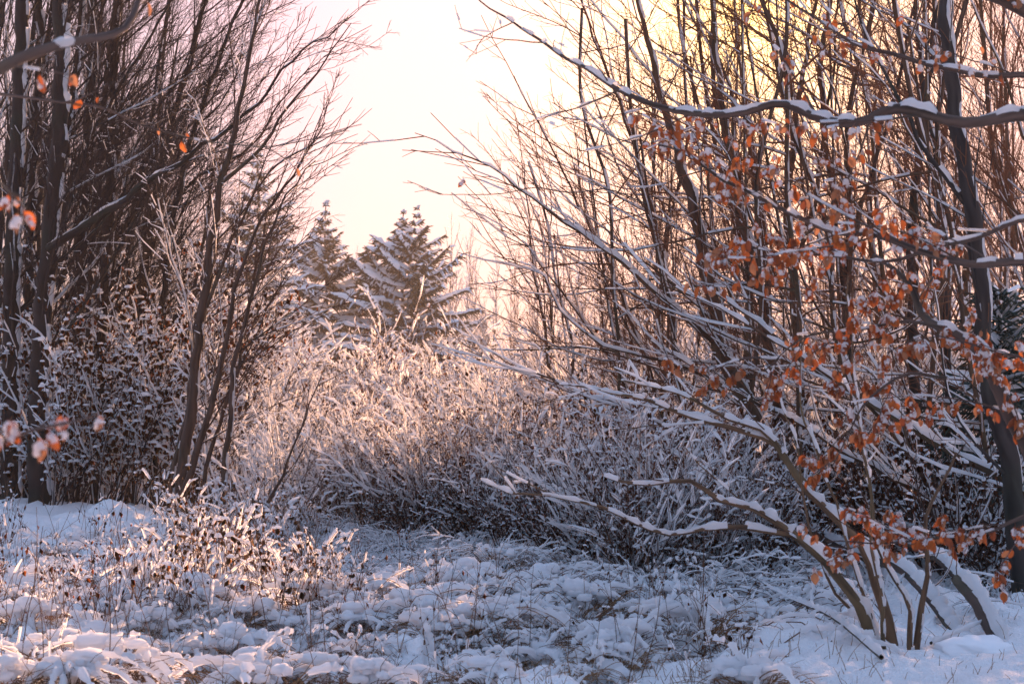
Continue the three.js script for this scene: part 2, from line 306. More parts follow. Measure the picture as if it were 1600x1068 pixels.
// --- hero trees given by the course of their stems (photo column, photo row, distance)
function courseTree(name, label, category, courses, cfg, o) {
  const base = o.base ?? (() => { const c = courses[0].path[0], a = at(...c); return [a[0], H(a[0], a[2]), a[2]]; })();
  const root = thing(name, label, category, base, o.group), stems = [], brs = [], R = rng(o.seed);
  for (const c of courses) {
    const w = c.path.map(q => at(...q)); if (c.rooted !== false) { w[0][1] = H(w[0][0], w[0][2]) - 0.08; }
    const s = stem(rel(w, base), c.r0, c.r1, o.step ?? (c.r0 > 0.07 ? 0.1 : 0.2), 0.8, c.r0 > 0.1 ? 0.03 : o.wob ?? 0.035); stems.push(s); sprout(brs, s, 0, c.cfg ?? cfg, R);
  }
  dress(root, stems, brs, o); if (o.leaves) dryLeaves(root, brs, { seed: o.seed, ...o.leaves });
  return root;
}
const twigCfg = (bias, k = 1, e = {}) => [
  { dens: 3.7 * k, tMin: 0.18, ang: 0.75, ratio: 0.38, min: 0.4, max: 4.8, fade: 0.55, seg: 0.26, gnarl: 0.16, up: 0.22, rMin: 0.006, slim: 0.0064, rMax: 0.028, bias, biasAmt: 0.65, ...e },
  { dens: 6.2 * k, tMin: 0.12, ang: 0.70, ratio: 0.36, min: 0.15, max: 1.5, fade: 0.5, seg: 0.16, gnarl: 0.2, up: 0.45, rMin: 0.004, slim: 0.0055, bias, biasAmt: 0.35 },
  { dens: 8.5 * k, tMin: 0.1, ang: 0.7, ratio: 0.5, min: 0.08, max: 0.7, fade: 0.5, seg: 0.13, gnarl: 0.22, up: 0.4, rMin: 0.0028, slim: 0.005 },
];
const LB = norm([0.85, 0.42, 0.08]), RB = norm([-0.7, 0.6, 0.1]);

// ================================================================ LEFT: tall trees at the wood's edge
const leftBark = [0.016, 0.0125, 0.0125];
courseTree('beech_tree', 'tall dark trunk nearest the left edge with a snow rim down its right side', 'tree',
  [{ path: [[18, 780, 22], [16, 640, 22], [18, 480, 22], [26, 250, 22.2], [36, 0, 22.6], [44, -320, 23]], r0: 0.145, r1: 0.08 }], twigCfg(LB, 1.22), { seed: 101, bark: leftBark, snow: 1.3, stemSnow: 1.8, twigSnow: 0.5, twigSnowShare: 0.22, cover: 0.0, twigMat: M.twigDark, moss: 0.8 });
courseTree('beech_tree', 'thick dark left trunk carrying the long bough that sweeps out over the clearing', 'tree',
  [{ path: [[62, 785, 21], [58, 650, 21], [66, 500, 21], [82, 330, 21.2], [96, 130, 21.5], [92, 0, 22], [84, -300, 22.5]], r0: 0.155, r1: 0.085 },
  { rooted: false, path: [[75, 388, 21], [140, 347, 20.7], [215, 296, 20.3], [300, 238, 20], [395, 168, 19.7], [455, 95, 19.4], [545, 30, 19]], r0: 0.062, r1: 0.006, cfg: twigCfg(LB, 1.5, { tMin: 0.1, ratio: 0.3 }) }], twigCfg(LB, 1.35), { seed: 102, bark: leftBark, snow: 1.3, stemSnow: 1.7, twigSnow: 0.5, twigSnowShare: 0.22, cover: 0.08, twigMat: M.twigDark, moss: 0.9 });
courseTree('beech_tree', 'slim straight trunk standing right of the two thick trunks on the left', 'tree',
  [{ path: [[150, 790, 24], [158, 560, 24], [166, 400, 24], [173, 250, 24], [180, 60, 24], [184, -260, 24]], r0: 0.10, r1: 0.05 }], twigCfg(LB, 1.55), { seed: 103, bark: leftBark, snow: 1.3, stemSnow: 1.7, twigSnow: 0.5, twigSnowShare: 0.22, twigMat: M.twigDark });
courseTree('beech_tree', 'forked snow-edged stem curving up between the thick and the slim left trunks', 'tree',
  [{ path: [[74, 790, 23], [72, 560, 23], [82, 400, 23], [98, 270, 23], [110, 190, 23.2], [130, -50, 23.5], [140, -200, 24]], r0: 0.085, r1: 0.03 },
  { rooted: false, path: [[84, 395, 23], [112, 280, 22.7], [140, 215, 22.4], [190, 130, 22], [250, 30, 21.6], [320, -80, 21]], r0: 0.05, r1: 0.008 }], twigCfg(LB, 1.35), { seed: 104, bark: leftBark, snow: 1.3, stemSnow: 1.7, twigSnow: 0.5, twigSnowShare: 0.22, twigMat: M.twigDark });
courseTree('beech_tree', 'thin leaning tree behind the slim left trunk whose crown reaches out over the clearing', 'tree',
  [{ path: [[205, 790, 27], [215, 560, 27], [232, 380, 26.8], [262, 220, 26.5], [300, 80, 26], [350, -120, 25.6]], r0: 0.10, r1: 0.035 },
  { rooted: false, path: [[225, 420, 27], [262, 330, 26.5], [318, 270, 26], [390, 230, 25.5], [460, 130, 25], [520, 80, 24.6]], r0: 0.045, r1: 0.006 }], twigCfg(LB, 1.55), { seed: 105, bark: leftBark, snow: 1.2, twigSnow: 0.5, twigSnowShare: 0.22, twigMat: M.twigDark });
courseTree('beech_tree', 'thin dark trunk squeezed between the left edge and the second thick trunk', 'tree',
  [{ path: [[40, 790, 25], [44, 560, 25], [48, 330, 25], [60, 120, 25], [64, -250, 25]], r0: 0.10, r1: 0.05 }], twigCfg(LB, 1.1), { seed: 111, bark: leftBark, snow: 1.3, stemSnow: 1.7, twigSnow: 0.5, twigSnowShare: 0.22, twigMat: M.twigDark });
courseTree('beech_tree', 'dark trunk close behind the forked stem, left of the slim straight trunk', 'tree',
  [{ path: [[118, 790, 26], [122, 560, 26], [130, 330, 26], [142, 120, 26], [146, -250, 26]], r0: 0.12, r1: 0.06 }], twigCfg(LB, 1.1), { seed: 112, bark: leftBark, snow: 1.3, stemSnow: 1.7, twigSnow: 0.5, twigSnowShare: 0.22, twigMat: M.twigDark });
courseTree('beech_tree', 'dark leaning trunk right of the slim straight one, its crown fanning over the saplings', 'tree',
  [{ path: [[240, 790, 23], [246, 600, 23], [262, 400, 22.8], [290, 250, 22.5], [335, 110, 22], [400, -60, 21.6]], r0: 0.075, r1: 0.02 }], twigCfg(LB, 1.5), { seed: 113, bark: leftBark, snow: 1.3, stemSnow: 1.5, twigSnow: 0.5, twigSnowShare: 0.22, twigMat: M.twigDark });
// the multi-stemmed tree at the edge of the clearing
courseTree('hornbeam_tree', 'clump of slender snow-lined stems leaning right at the left side of the clearing', 'tree', [
  { path: [[280, 812, 18.5], [287, 720, 18.5], [303, 600, 18.4], [318, 470, 18.3], [332, 370, 18.2], [346, 282, 18], [370, 175, 17.9], [398, 40, 17.8], [415, -80, 17.7]], r0: 0.085, r1: 0.012 },
  { rooted: false, path: [[346, 285, 18], [400, 238, 17.7], [450, 170, 17.4], [500, 105, 17.1], [548, 35, 16.8]], r0: 0.028, r1: 0.005 },
  { path: [[272, 815, 18.3], [300, 725, 18.1], [340, 590, 17.9], [362, 480, 17.8], [398, 365, 17.7], [445, 290, 17.5], [510, 190, 17.2]], r0: 0.055, r1: 0.006 },
  { path: [[262, 812, 18.6], [272, 730, 18.6], [290, 650, 18.7], [302, 560, 18.8], [318, 430, 18.9], [330, 300, 19]], r0: 0.045, r1: 0.01 },
  { rooted: false, path: [[322, 480, 18.3], [352, 400, 18.1], [385, 330, 18], [430, 260, 17.8], [490, 225, 17.5], [540, 205, 17.2]], r0: 0.026, r1: 0.004 }], twigCfg(LB, 1.35), { seed: 106, bark: [0.05, 0.032, 0.025], snow: 1.3, twigSnow: 0.6, stemSnow: 1.1, cover: 0.05, limbs: 14, twigMat: M.twigBrown });
courseTree('hornbeam_tree', 'slender snow-lined stem standing alone just right of the leaning clump on the left', 'tree', [
  { path: [[346, 828, 17.5], [354, 700, 17.5], [362, 600, 17.4], [384, 500, 17.3], [412, 390, 17.1], [448, 300, 16.9], [490, 250, 16.6]], r0: 0.05, r1: 0.006 },
  { path: [[305, 822, 18], [322, 740, 18], [350, 640, 18], [375, 560, 18], [396, 450, 18], [420, 320, 18]], r0: 0.035, r1: 0.006 }], twigCfg(LB, 1.35), { seed: 107, bark: [0.05, 0.032, 0.025], snow: 1.3, twigSnow: 0.6, stemSnow: 1.1, cover: 0.05, twigMat: M.twigBrown });
courseTree('hornbeam_tree', 'low leaning sapling bowing right beside the lit snowy shrub left of the clearing', 'tree', [
  { path: [[395, 838, 16.5], [425, 775, 16.4], [452, 715, 16.2], [478, 640, 16], [500, 590, 15.8]], r0: 0.026, r1: 0.005 }], twigCfg(LB, 1.3), { seed: 108, bark: [0.05, 0.032, 0.025], snow: 1.4, twigMat: M.twigBrown });

// --- generic trees of the wood, cloned
function woodTree(seed, h, lean, bias, cfgK, o = {}) {
  const root = thing(o.name ?? 'bare_tree', '', 'tree'), R = rng(seed);
  const path = [[0, -0.1, 0]]; for (let k = 1; k <= 6; k++) path.push([lean * h * Math.pow(k / 6, 1.5) + (R() - 0.5) * 0.3, h * k / 6, (R() - 0.5) * 0.3]);
  const s = stem(path, o.r0 ?? 0.11, 0.02, 0.4), stems = [s], brs = []; sprout(brs, s, 0, twigCfg(bias, cfgK, o.c0), R);
  if (o.fork) for (let q = 0; q < o.fork; q++) { const a = Math.floor(s.pts.length * (0.12 + 0.3 * R())), d = [(R() - 0.5) * 1.6 + lean * 2, 0, (R() - 0.5) * 1.6], p = [s.pts[a]]; for (let k = 1; k <= 5; k++) p.push(add(add(s.pts[a], d, Math.pow(k / 5, 0.8)), UP, (h * 0.8 - s.pts[a][1]) * k / 5)); const f = stem(p, (o.r0 ?? 0.11) * 0.55, 0.012, 0.4); stems.push(f); sprout(brs, f, 0, twigCfg(bias, cfgK, o.c0), R); }
  dress(root, stems, brs, { seed, limbs: 5, sides: 7, ...o }); return root;
}
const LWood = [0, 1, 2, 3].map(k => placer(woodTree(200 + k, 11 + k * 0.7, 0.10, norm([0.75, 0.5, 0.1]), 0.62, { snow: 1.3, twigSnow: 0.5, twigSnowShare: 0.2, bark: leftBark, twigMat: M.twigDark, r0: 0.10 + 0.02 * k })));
{
  const R = rng(300); let k = 0;
  const put = (px, d, s, label) => { const p = spot(px, d); LWood[k++ % 4](p, (R() - 0.5) * 1.4, s, label, 'bare trees deeper in the left wood'); };
  for (const [px, d, s] of [[-70, 24, 1], [-20, 27, 1.1], [40, 29, 1.0], [115, 30, 1.05], [120, 26, 0.9], [185, 33, 1.0], [280, 32, 0.65], [-60, 35, 1.2], [20, 38, 1.2], [80, 42, 1.2], [150, 45, 1.2], [215, 48, 1.2], [330, 44, 0.7], [335, 36, 0.6], [395, 50, 0.65], [-90, 30, 1.1], [-40, 31, 1.0], [5, 25, 0.95], [45, 34, 1.1], [100, 37, 1.1], [135, 28, 0.9], [200, 29, 0.8]])
    put(px, d, s, `${deep(spot(px, d))} bare dark tree of the left wood, ${woodAt(spot(px, d))}`);
}

// ================================================================ RIGHT: slender trees that fan out before the sun
const rightBark = [0.075, 0.044, 0.028];
const RT = (label, courses, seed, k = 1, o = {}) => courseTree('alder_tree', label, 'tree', courses.map(c => ({ ...c, r0: c.r0 * 0.82, r1: c.r1 * 0.85 })), twigCfg(o.bias ?? RB, k * 1.1, o.c0), { seed, bark: rightBark, snow: 0.85, twigSnow: 0.6, twigSnowShare: 0.42, twigMat: M.twigSunRed, ...o });
RT('dark twin-stemmed trunk leaning left from the middle of the right thicket', [
  { path: [[1248, 862, 15.3], [1222, 740, 15.2], [1160, 625, 15], [1126, 540, 15], [1106, 430, 14.9], [1086, 330, 14.8], [1042, 180, 14.7], [1008, 50, 14.6], [980, -80, 14.5]], r0: 0.155, r1: 0.015 },
  { path: [[1252, 864, 15.4], [1238, 740, 15.5], [1212, 600, 15.6], [1192, 480, 15.7], [1160, 340, 15.8], [1132, 180, 15.9], [1112, 0, 16], [1105, -120, 16]], r0: 0.11, r1: 0.02 },
  { rooted: false, path: [[1130, 545, 15], [1040, 470, 14.6], [960, 400, 14.3], [880, 345, 14], [800, 285, 13.7], [725, 240, 13.4], [650, 205, 13.2]], r0: 0.045, r1: 0.004 },
  { rooted: false, path: [[1150, 610, 15], [1060, 570, 14.6], [960, 545, 14.3], [880, 490, 14], [835, 420, 13.8], [770, 395, 13.6]], r0: 0.035, r1: 0.004 }], 401, 0.85, { limbs: 16, snow: 1.1 });
RT('thick dark trunk rising straight near the right edge behind the beech leaves', [
  { path: [[1600, 905, 12.2], [1580, 740, 12.2], [1552, 620, 12.2], [1532, 450, 12.2], [1518, 330, 12.3], [1500, 200, 12.4], [1486, 100, 12.5], [1476, 0, 12.6], [1468, -120, 12.7]], r0: 0.11, r1: 0.055 },
  { rooted: false, path: [[1518, 330, 12.3], [1452, 240, 12.4], [1400, 150, 12.5], [1350, 40, 12.6], [1330, -60, 12.7]], r0: 0.03, r1: 0.008 }], 402, 0.8, { bark: [0.03, 0.024, 0.022] });
RT('slim dark stem with a twin at the left end of the right thicket', [
  { path: [[885, 775, 21], [868, 650, 21], [858, 560, 21], [836, 430, 21], [824, 330, 21], [818, 250, 21]], r0: 0.055, r1: 0.008 },
  { path: [[905, 775, 21.4], [890, 680, 21.4], [872, 580, 21.4], [858, 480, 21.3], [856, 380, 21.2], [862, 300, 21]], r0: 0.05, r1: 0.008 }], 403, 1.0, { c0: { ratio: 0.42 } });
RT('slender stem just left of the dark twin-stemmed trunk', [
  { path: [[1100, 850, 16.5], [1082, 700, 16.5], [1060, 560, 16.5], [1035, 400, 16.5], [1000, 260, 16.5], [950, 120, 16.5], [900, -20, 16.5]], r0: 0.075, r1: 0.01 },
  { path: [[1075, 850, 17], [1050, 700, 17], [1000, 540, 16.8], [950, 410, 16.6], [905, 320, 16.4], [850, 210, 16.2], [805, 120, 16]], r0: 0.05, r1: 0.006 }], 404, 0.9);
RT('upright stem whose forked top stands against the sun glow', [
  { path: [[1190, 850, 17], [1172, 640, 17], [1168, 420, 17], [1150, 250, 17], [1116, 130, 17], [1118, 0, 17], [1122, -120, 17]], r0: 0.08, r1: 0.015 },
  { rooted: false, path: [[1148, 245, 17], [1135, 120, 17.3], [1080, 20, 17.6], [1050, -60, 18]], r0: 0.03, r1: 0.008 }], 405, 0.85);
RT('stem leaning right through the sun glow behind the top snowy limb', [
  { path: [[1255, 840, 17.5], [1250, 640, 17.5], [1238, 450, 17.5], [1232, 300, 17.5], [1250, 150, 17.5], [1275, 0, 17.5], [1290, -120, 17.5]], r0: 0.085, r1: 0.02 },
  { rooted: false, path: [[1238, 440, 17.5], [1275, 300, 17.2], [1300, 130, 17], [1310, -40, 17]], r0: 0.04, r1: 0.012 }], 406, 0.85);
RT('dark straight trunk right of the sun glow, in the middle of the right wood', [
  { path: [[1345, 850, 18], [1335, 640, 18], [1318, 450, 18], [1300, 290, 18], [1285, 120, 18], [1302, -60, 18]], r0: 0.09, r1: 0.03 },
  { rooted: false, path: [[1318, 440, 18], [1360, 280, 18], [1405, 120, 18], [1440, -40, 18]], r0: 0.05, r1: 0.015 }], 407, 0.9, { bark: [0.04, 0.028, 0.023] });
RT('dark trunk standing between the beech limb and the thick right trunk', [
  { path: [[1440, 830, 17], [1430, 640, 17], [1425, 450, 17], [1432, 280, 17], [1452, 120, 17], [1475, -60, 17]], r0: 0.10, r1: 0.03 }], 408, 0.9, { bark: [0.035, 0.026, 0.023] });
RT('dark trunk with dark spruce boughs beside it near the right edge', [
  { path: [[1490, 840, 16], [1482, 640, 16], [1478, 450, 16], [1468, 280, 16], [1440, 120, 16], [1430, -60, 16]], r0: 0.085, r1: 0.025 }], 409, 0.9, { bark: [0.035, 0.026, 0.023] });
RT('thin stem arching far to the left over the middle shrubs', [
  { path: [[1060, 800, 18], [1010, 660, 17.6], [950, 560, 17.2], [890, 470, 16.9], [820, 385, 16.6], [770, 330, 16.4]], r0: 0.045, r1: 0.005 }], 410, 1.1, { snow: 1.6 });
RT('leaning snow-lined stem that reaches left above the brush pile', [
  { path: [[1180, 800, 14.5], [1110, 720, 14], [1030, 660, 13.6], [960, 630, 13.2], [870, 600, 12.9], [800, 575, 12.6], [730, 545, 12.3]], r0: 0.04, r1: 0.004 }], 411, 1.0, { snow: 1.3, twigSnow: 0.8, twigSnowShare: 0.7 });

RT('long snow-lined pole slanting down to the right edge behind the beech leaves', [
  { path: [[1640, 800, 12.5], [1560, 745, 12.7], [1480, 700, 12.9], [1400, 655, 13.1], [1340, 620, 13.3], [1270, 570, 13.5], [1190, 505, 13.7], [1100, 450, 13.9]], r0: 0.05, r1: 0.012, rooted: false }], 421, 0.9, { snow: 1.8, base: spot(1600, 12.6), c0: { tMin: 0.05 } });
RT('snow-lined pole leaning left across the foot of the right trees', [
  { path: [[1620, 860, 13], [1540, 815, 13.2], [1460, 780, 13.4], [1370, 735, 13.6], [1290, 690, 13.8], [1210, 640, 14], [1110, 590, 14.2], [1020, 530, 14.4]], r0: 0.042, r1: 0.01, rooted: false }], 422, 1.0, { snow: 1.8, base: spot(1560, 13.1), c0: { tMin: 0.05 } });
RT('snowy stem bowed to the left beneath the stout beech limb', [
  { path: [[1480, 830, 13.5], [1440, 740, 13.4], [1380, 660, 13.3], [1300, 590, 13.2], [1210, 530, 13.1], [1120, 480, 13], [1030, 440, 12.9]], r0: 0.045, r1: 0.008 }], 423, 1.0, { snow: 1.7 });
const thinStem = [0, 1, 2].map(k => placer(woodTree(540 + k, 6.5 + k * 0.9, [-0.22, -0.10, 0.06][k], norm([-0.5, 0.7, 0.1]), 1.1, { name: 'thin_stem', snow: 1.0, twigSnow: 0.6, twigSnowShare: 0.45, bark: rightBark, twigMat: M.twigSunRed, r0: 0.028, fork: 1, c0: { ang: 1.2, up: 0.02, bias: [-0.6, 0.1, 0.1] } })));
{
  const R = rng(560); let k = 0;
  for (const [px, d, s] of [[930, 17.5, 0.7], [985, 16, 0.8], [1030, 18.5, 0.85], [1080, 15, 0.8], [1135, 18, 1], [1170, 14.5, 0.9], [1205, 19, 1.05], [1275, 14.5, 1], [1310, 16.5, 1.1], [1365, 15, 1], [1400, 18.5, 1.1], [1455, 15, 1.05], [1550, 14.5, 1]])
    thinStem[k++ % 3](spot(px, d), (R() - 0.5) * 1.8, s, `${nth(k - 1)} thin snow-flecked stem from the left, ${woodAt(spot(px, d))}`, 'thin stems among the right trees');
}
const RWood = [0, 1, 2, 3].map(k => placer(woodTree(500 + k, 9.5 + k * 0.9, [-0.12, -0.04, 0.03, -0.08][k], norm([-0.3, 0.6, 0.1]), 0.95, { name: 'slender_tree', snow: 0.9, twigSnow: 0.5, twigSnowShare: 0.4, bark: rightBark, twigMat: M.twigSunRed, r0: 0.055 + 0.010 * k, fork: 1 + k % 2 })));
{
  const R = rng(600); let k = 0;
  for (const [px, d, s] of [[975, 25, 0.6], [1050, 23, 0.65], [1140, 26, 0.75], [1215, 23, 0.75], [1305, 24, 0.85], [1390, 23, 0.9], [1465, 24, 0.95], [1530, 21, 1], [1620, 20, 1], [1660, 16, 0.9], [1560, 28, 1.0], [1340, 32, 0.8], [1260, 36, 0.7], [1100, 34, 0.6], [1025, 38, 0.65], [1600, 34, 1.0], [1690, 28, 1.1], [1430, 38, 0.85]])
    RWood[k++ % 4](spot(px, d), (R() - 0.5) * 1.6, s, `${deep(spot(px, d))} slender leafless tree of the right wood, ${woodAt(spot(px, d))}`, 'slender trees deeper in the right wood');
}

// ================================================================ shrubs
function shrub(seed, o) {
  const root = thing(o.name ?? 'shrub', '', 'shrub'), R = rng(seed), brs = [];
  for (let k = 0; k < o.stems; k++) {
    const a = R() * 6.283, e = (o.spread ?? 0.5) * (0.3 + 0.9 * R()), d = norm([Math.cos(a) * e + (o.lean ?? 0), 1, Math.sin(a) * e]);
    const L = o.h * (0.65 + 0.5 * R()), b = wander([Math.cos(a) * 0.18 * R(), -0.05, Math.sin(a) * 0.18 * R()], d, L, o.r0 ?? 0.011, 0.003, { seg: 0.22, gnarl: 0.10, up: o.up ?? -0.02, drift: o.drift }, R); b.L = L; b.lvl = 1; brs.push(b);
    sprout(brs, b, 1, [null,
      { dens: o.d1 ?? 5, tMin: 0.2, ang: 0.65, ratio: 0.36, min: 0.12, max: 0.9, fade: 0.4, seg: 0.16, gnarl: 0.16, up: 0.15, rMin: 0.0042, slim: 0.007 },
      { dens: o.d2 ?? 7, tMin: 0.1, ang: 0.7, ratio: 0.42, min: 0.06, max: 0.4, fade: 0.4, seg: 0.12, gnarl: 0.18, up: 0.1, rMin: 0.003, slim: 0.006 }], R);
  }
  const tg = new G(), sg = new G();
  for (const b of brs) { tube(tg, b.pts, b.rad, 3); if (R() < (o.share ?? 0.9)) snowOn(sg, b.pts, b.rad, { amt: o.snow ?? 1.6, seed: R() * 99, cover: o.cover ?? 0.1, freq: 2.2, lumpy: o.lumpy }); }
  mesh('twigs', tg, o.mat ?? M.twigBrown, root, 'stuff'); mesh('snow', sg, M.snow, root, 'stuff');
  if (o.leaves) dryLeaves(root, brs, { seed, ...o.leaves });
  return root;
}
const midShrub = [0, 1, 2, 3, 4].map(k => placer(shrub(700 + k, { stems: 15, h: 2.3, spread: 0.55, lean: -0.12, snow: 3.1, d1: 6, d2: 6, lumpy: 1.0, share: 0.68, cover: 0.12, mat: k % 2 ? M.twigSunRed : M.twigBrown, leaves: { per: [0.2, 0.6, 0.15, 0.7, 0.35][k], size: 0.06, snowy: 0.35, from: 2 } })));
const lowShrub = [0, 1, 2].map(k => placer(shrub(720 + k, { name: 'low_shrub', stems: 22, h: 1.3, spread: 0.9, snow: 1.7, d1: 7, d2: 8, share: 0.7, cover: 0.25, lumpy: 0.8, leaves: { per: 1.5, size: 0.06, snowy: 0.22, from: 2 } })));
const leafShrub = [0, 1, 2].map(k => placer(shrub(740 + k, { name: 'beech_sapling', stems: 7, h: 2.6, spread: 0.45, lean: 0.08, up: -0.03, snow: 1.8, d1: 5, d2: 5, share: 0.8, mat: M.twigDark, leaves: { per: 1.5, size: 0.085, snowy: 0.5, from: 2 } })));
const sapling = [0, 1, 2].map(k => placer(shrub(780 + k, { name: 'snowy_sapling', stems: 3, h: 3.2, spread: 0.35, lean: -0.45, r0: 0.020, up: -0.08, snow: 2.2, d1: 3.5, d2: 5, share: 0.9, cover: 0.0, lumpy: 0.7, mat: M.twigDark })));
const litShrub = [0, 1].map(k => placer(shrub(760 + k, { name: 'frosted_shrub', stems: 11, h: 2.2, spread: 0.65, lean: 0.25, snow: 2.3, d1: 5, d2: 6, lumpy: 0.6, share: 1, cover: -0.05, mat: M.twigBrown })));
{
  const R = rng(800); let k = 0;
  for (const [px, d, t, s] of [[640, 20, 0, 0.6], [700, 21, 0.4, 0.7], [760, 20.5, -0.3, 0.7], [600, 24, 0.3, 0.75], [830, 21, 0.1, 0.85], [880, 19, 0.5, 0.8], [730, 25, -0.4, 0.9], [660, 29, 0.8, 1.05], [560, 28, 2.8, 0.85], [800, 27, 0.2, 1.0], [610, 33, 0.6, 1.2], [860, 30, -0.2, 1.1], [945, 20, 0.2, 0.8], [1010, 17.5, 0.1, 0.75], [500, 26, 2.6, 0.75]]) { const p = spot(px, d); sapling[k++ % 3](p, t, s, `snow-lined sapling leaning out of the middle thicket, ${rowOf(p)}, ${beside(p).replace('below', 'under')}`, 'leaning saplings of the middle thicket'); }
  k = 0;
  // the middle thicket: rows from near to far
  for (const [d, x0, x1, n, s] of [[18.2, 530, 780, 8, 0.5], [20, 530, 900, 11, 0.62], [22.5, 540, 960, 12, 0.74], [25.5, 480, 1010, 13, 0.9], [30, 440, 1060, 13, 1.2], [36, 430, 1060, 14, 1.45]])
    for (let i = 0; i < n; i++) { const px = lerp(x0, x1, (i + 0.5 + (R() - 0.5) * 0.6) / n), dd = d + (R() - 0.5) * 2; { const p = spot(px, dd); midShrub[k++ % 5](p, R() * 6.283, s * (0.85 + 0.3 * R()), `snow-laden shrub in the middle thicket, ${rowOf(p)}, ${beside(p).replace('below', 'under')}`, 'snow-laden shrubs of the middle thicket'); } }
  for (let i = 0; i < 22; i++) { const px = lerp(900, 1640, (i + R()) / 22), d = 17 + 7 * R(); midShrub[k++ % 5](spot(px, d), R() * 6.283, 0.75 + 0.5 * R(), `tall twiggy shrub in the shade, ${deep(spot(px, d))}, ${woodAt(spot(px, d))}`, 'twiggy shrubs among the right stems'); }
  k = 0;
  for (let i = 0; i < 26; i++) { const px = lerp(880, 1560, (i + R()) / 26), d = lerp(15.2, 12.4, (i + 0.5) / 26) + 4 * R(); lowShrub[k++ % 3](spot(px, d), R() * 6.283, 0.75 + 0.5 * R(), `low brown leafy shrub of the dim undergrowth, ${woodAt(spot(px, d))}`, 'low shrubs beneath the right trees'); }
  const edge = px => px < 700 ? lerp(18.3, 16.2, (px - 500) / 200) : px < 1000 ? lerp(16.2, 11.9, (px - 700) / 300) : lerp(11.9, 12.4, (px - 1000) / 200);
  for (let i = 0; i < 38; i++) { const px = lerp(540, 1200, (i + R()) / 38), d = edge(px) + 0.3 + 4 * R() * R(), p = spot(px, d); midShrub[k++ % 5](p, R() * 6.283, 0.42 + 0.26 * R(), `${nth(i)} low twig bush from the left along the thicket, ${beside(p)}`, 'twig bushes on the near edge of the thicket'); }
  for (let i = 0; i < 22; i++) { const px = lerp(520, 1200, (i + R()) / 22), d = edge(px) + 0.1 + 0.9 * R(); lowShrub[k++ % 3](spot(px, d), R() * 6.283, 0.45 + 0.3 * R(), `knee-high snowy shrub fronting the thicket, ${beside(spot(px, d))}`, 'low shrubs before the middle thicket'); }
  k = 0;
  for (let i = 0; i < 34; i++) { const px = lerp(-40, 330, (i + R()) / 34), d = 20.8 + 6 * R(); leafShrub[k++ % 3](spot(px, d), (R() - 0.5) * 2, 0.8 + 0.5 * R(), `${nth(i)} brown-leaved beech sapling from the left, ${deep(spot(px, d))}, ${woodAt(spot(px, d))}`, 'leafy saplings beneath the left trees'); }
  k = 0;
  for (const [px, d, s] of [[400, 20, 1.0], [440, 19, 0.9], [465, 18.2, 0.8], [380, 23, 1.2], [360, 20.5, 0.8], [418, 17.4, 0.6], [452, 17.6, 0.7], [340, 21.5, 0.9]])
    litShrub[k++ % 2](spot(px, d), (R() - 0.5) * 1.2, s, `white frosted shrub in the low sun, ${deep(spot(px, d))}, ${beside(spot(px, d))}`, 'sunlit shrubs beside the left stems');
}

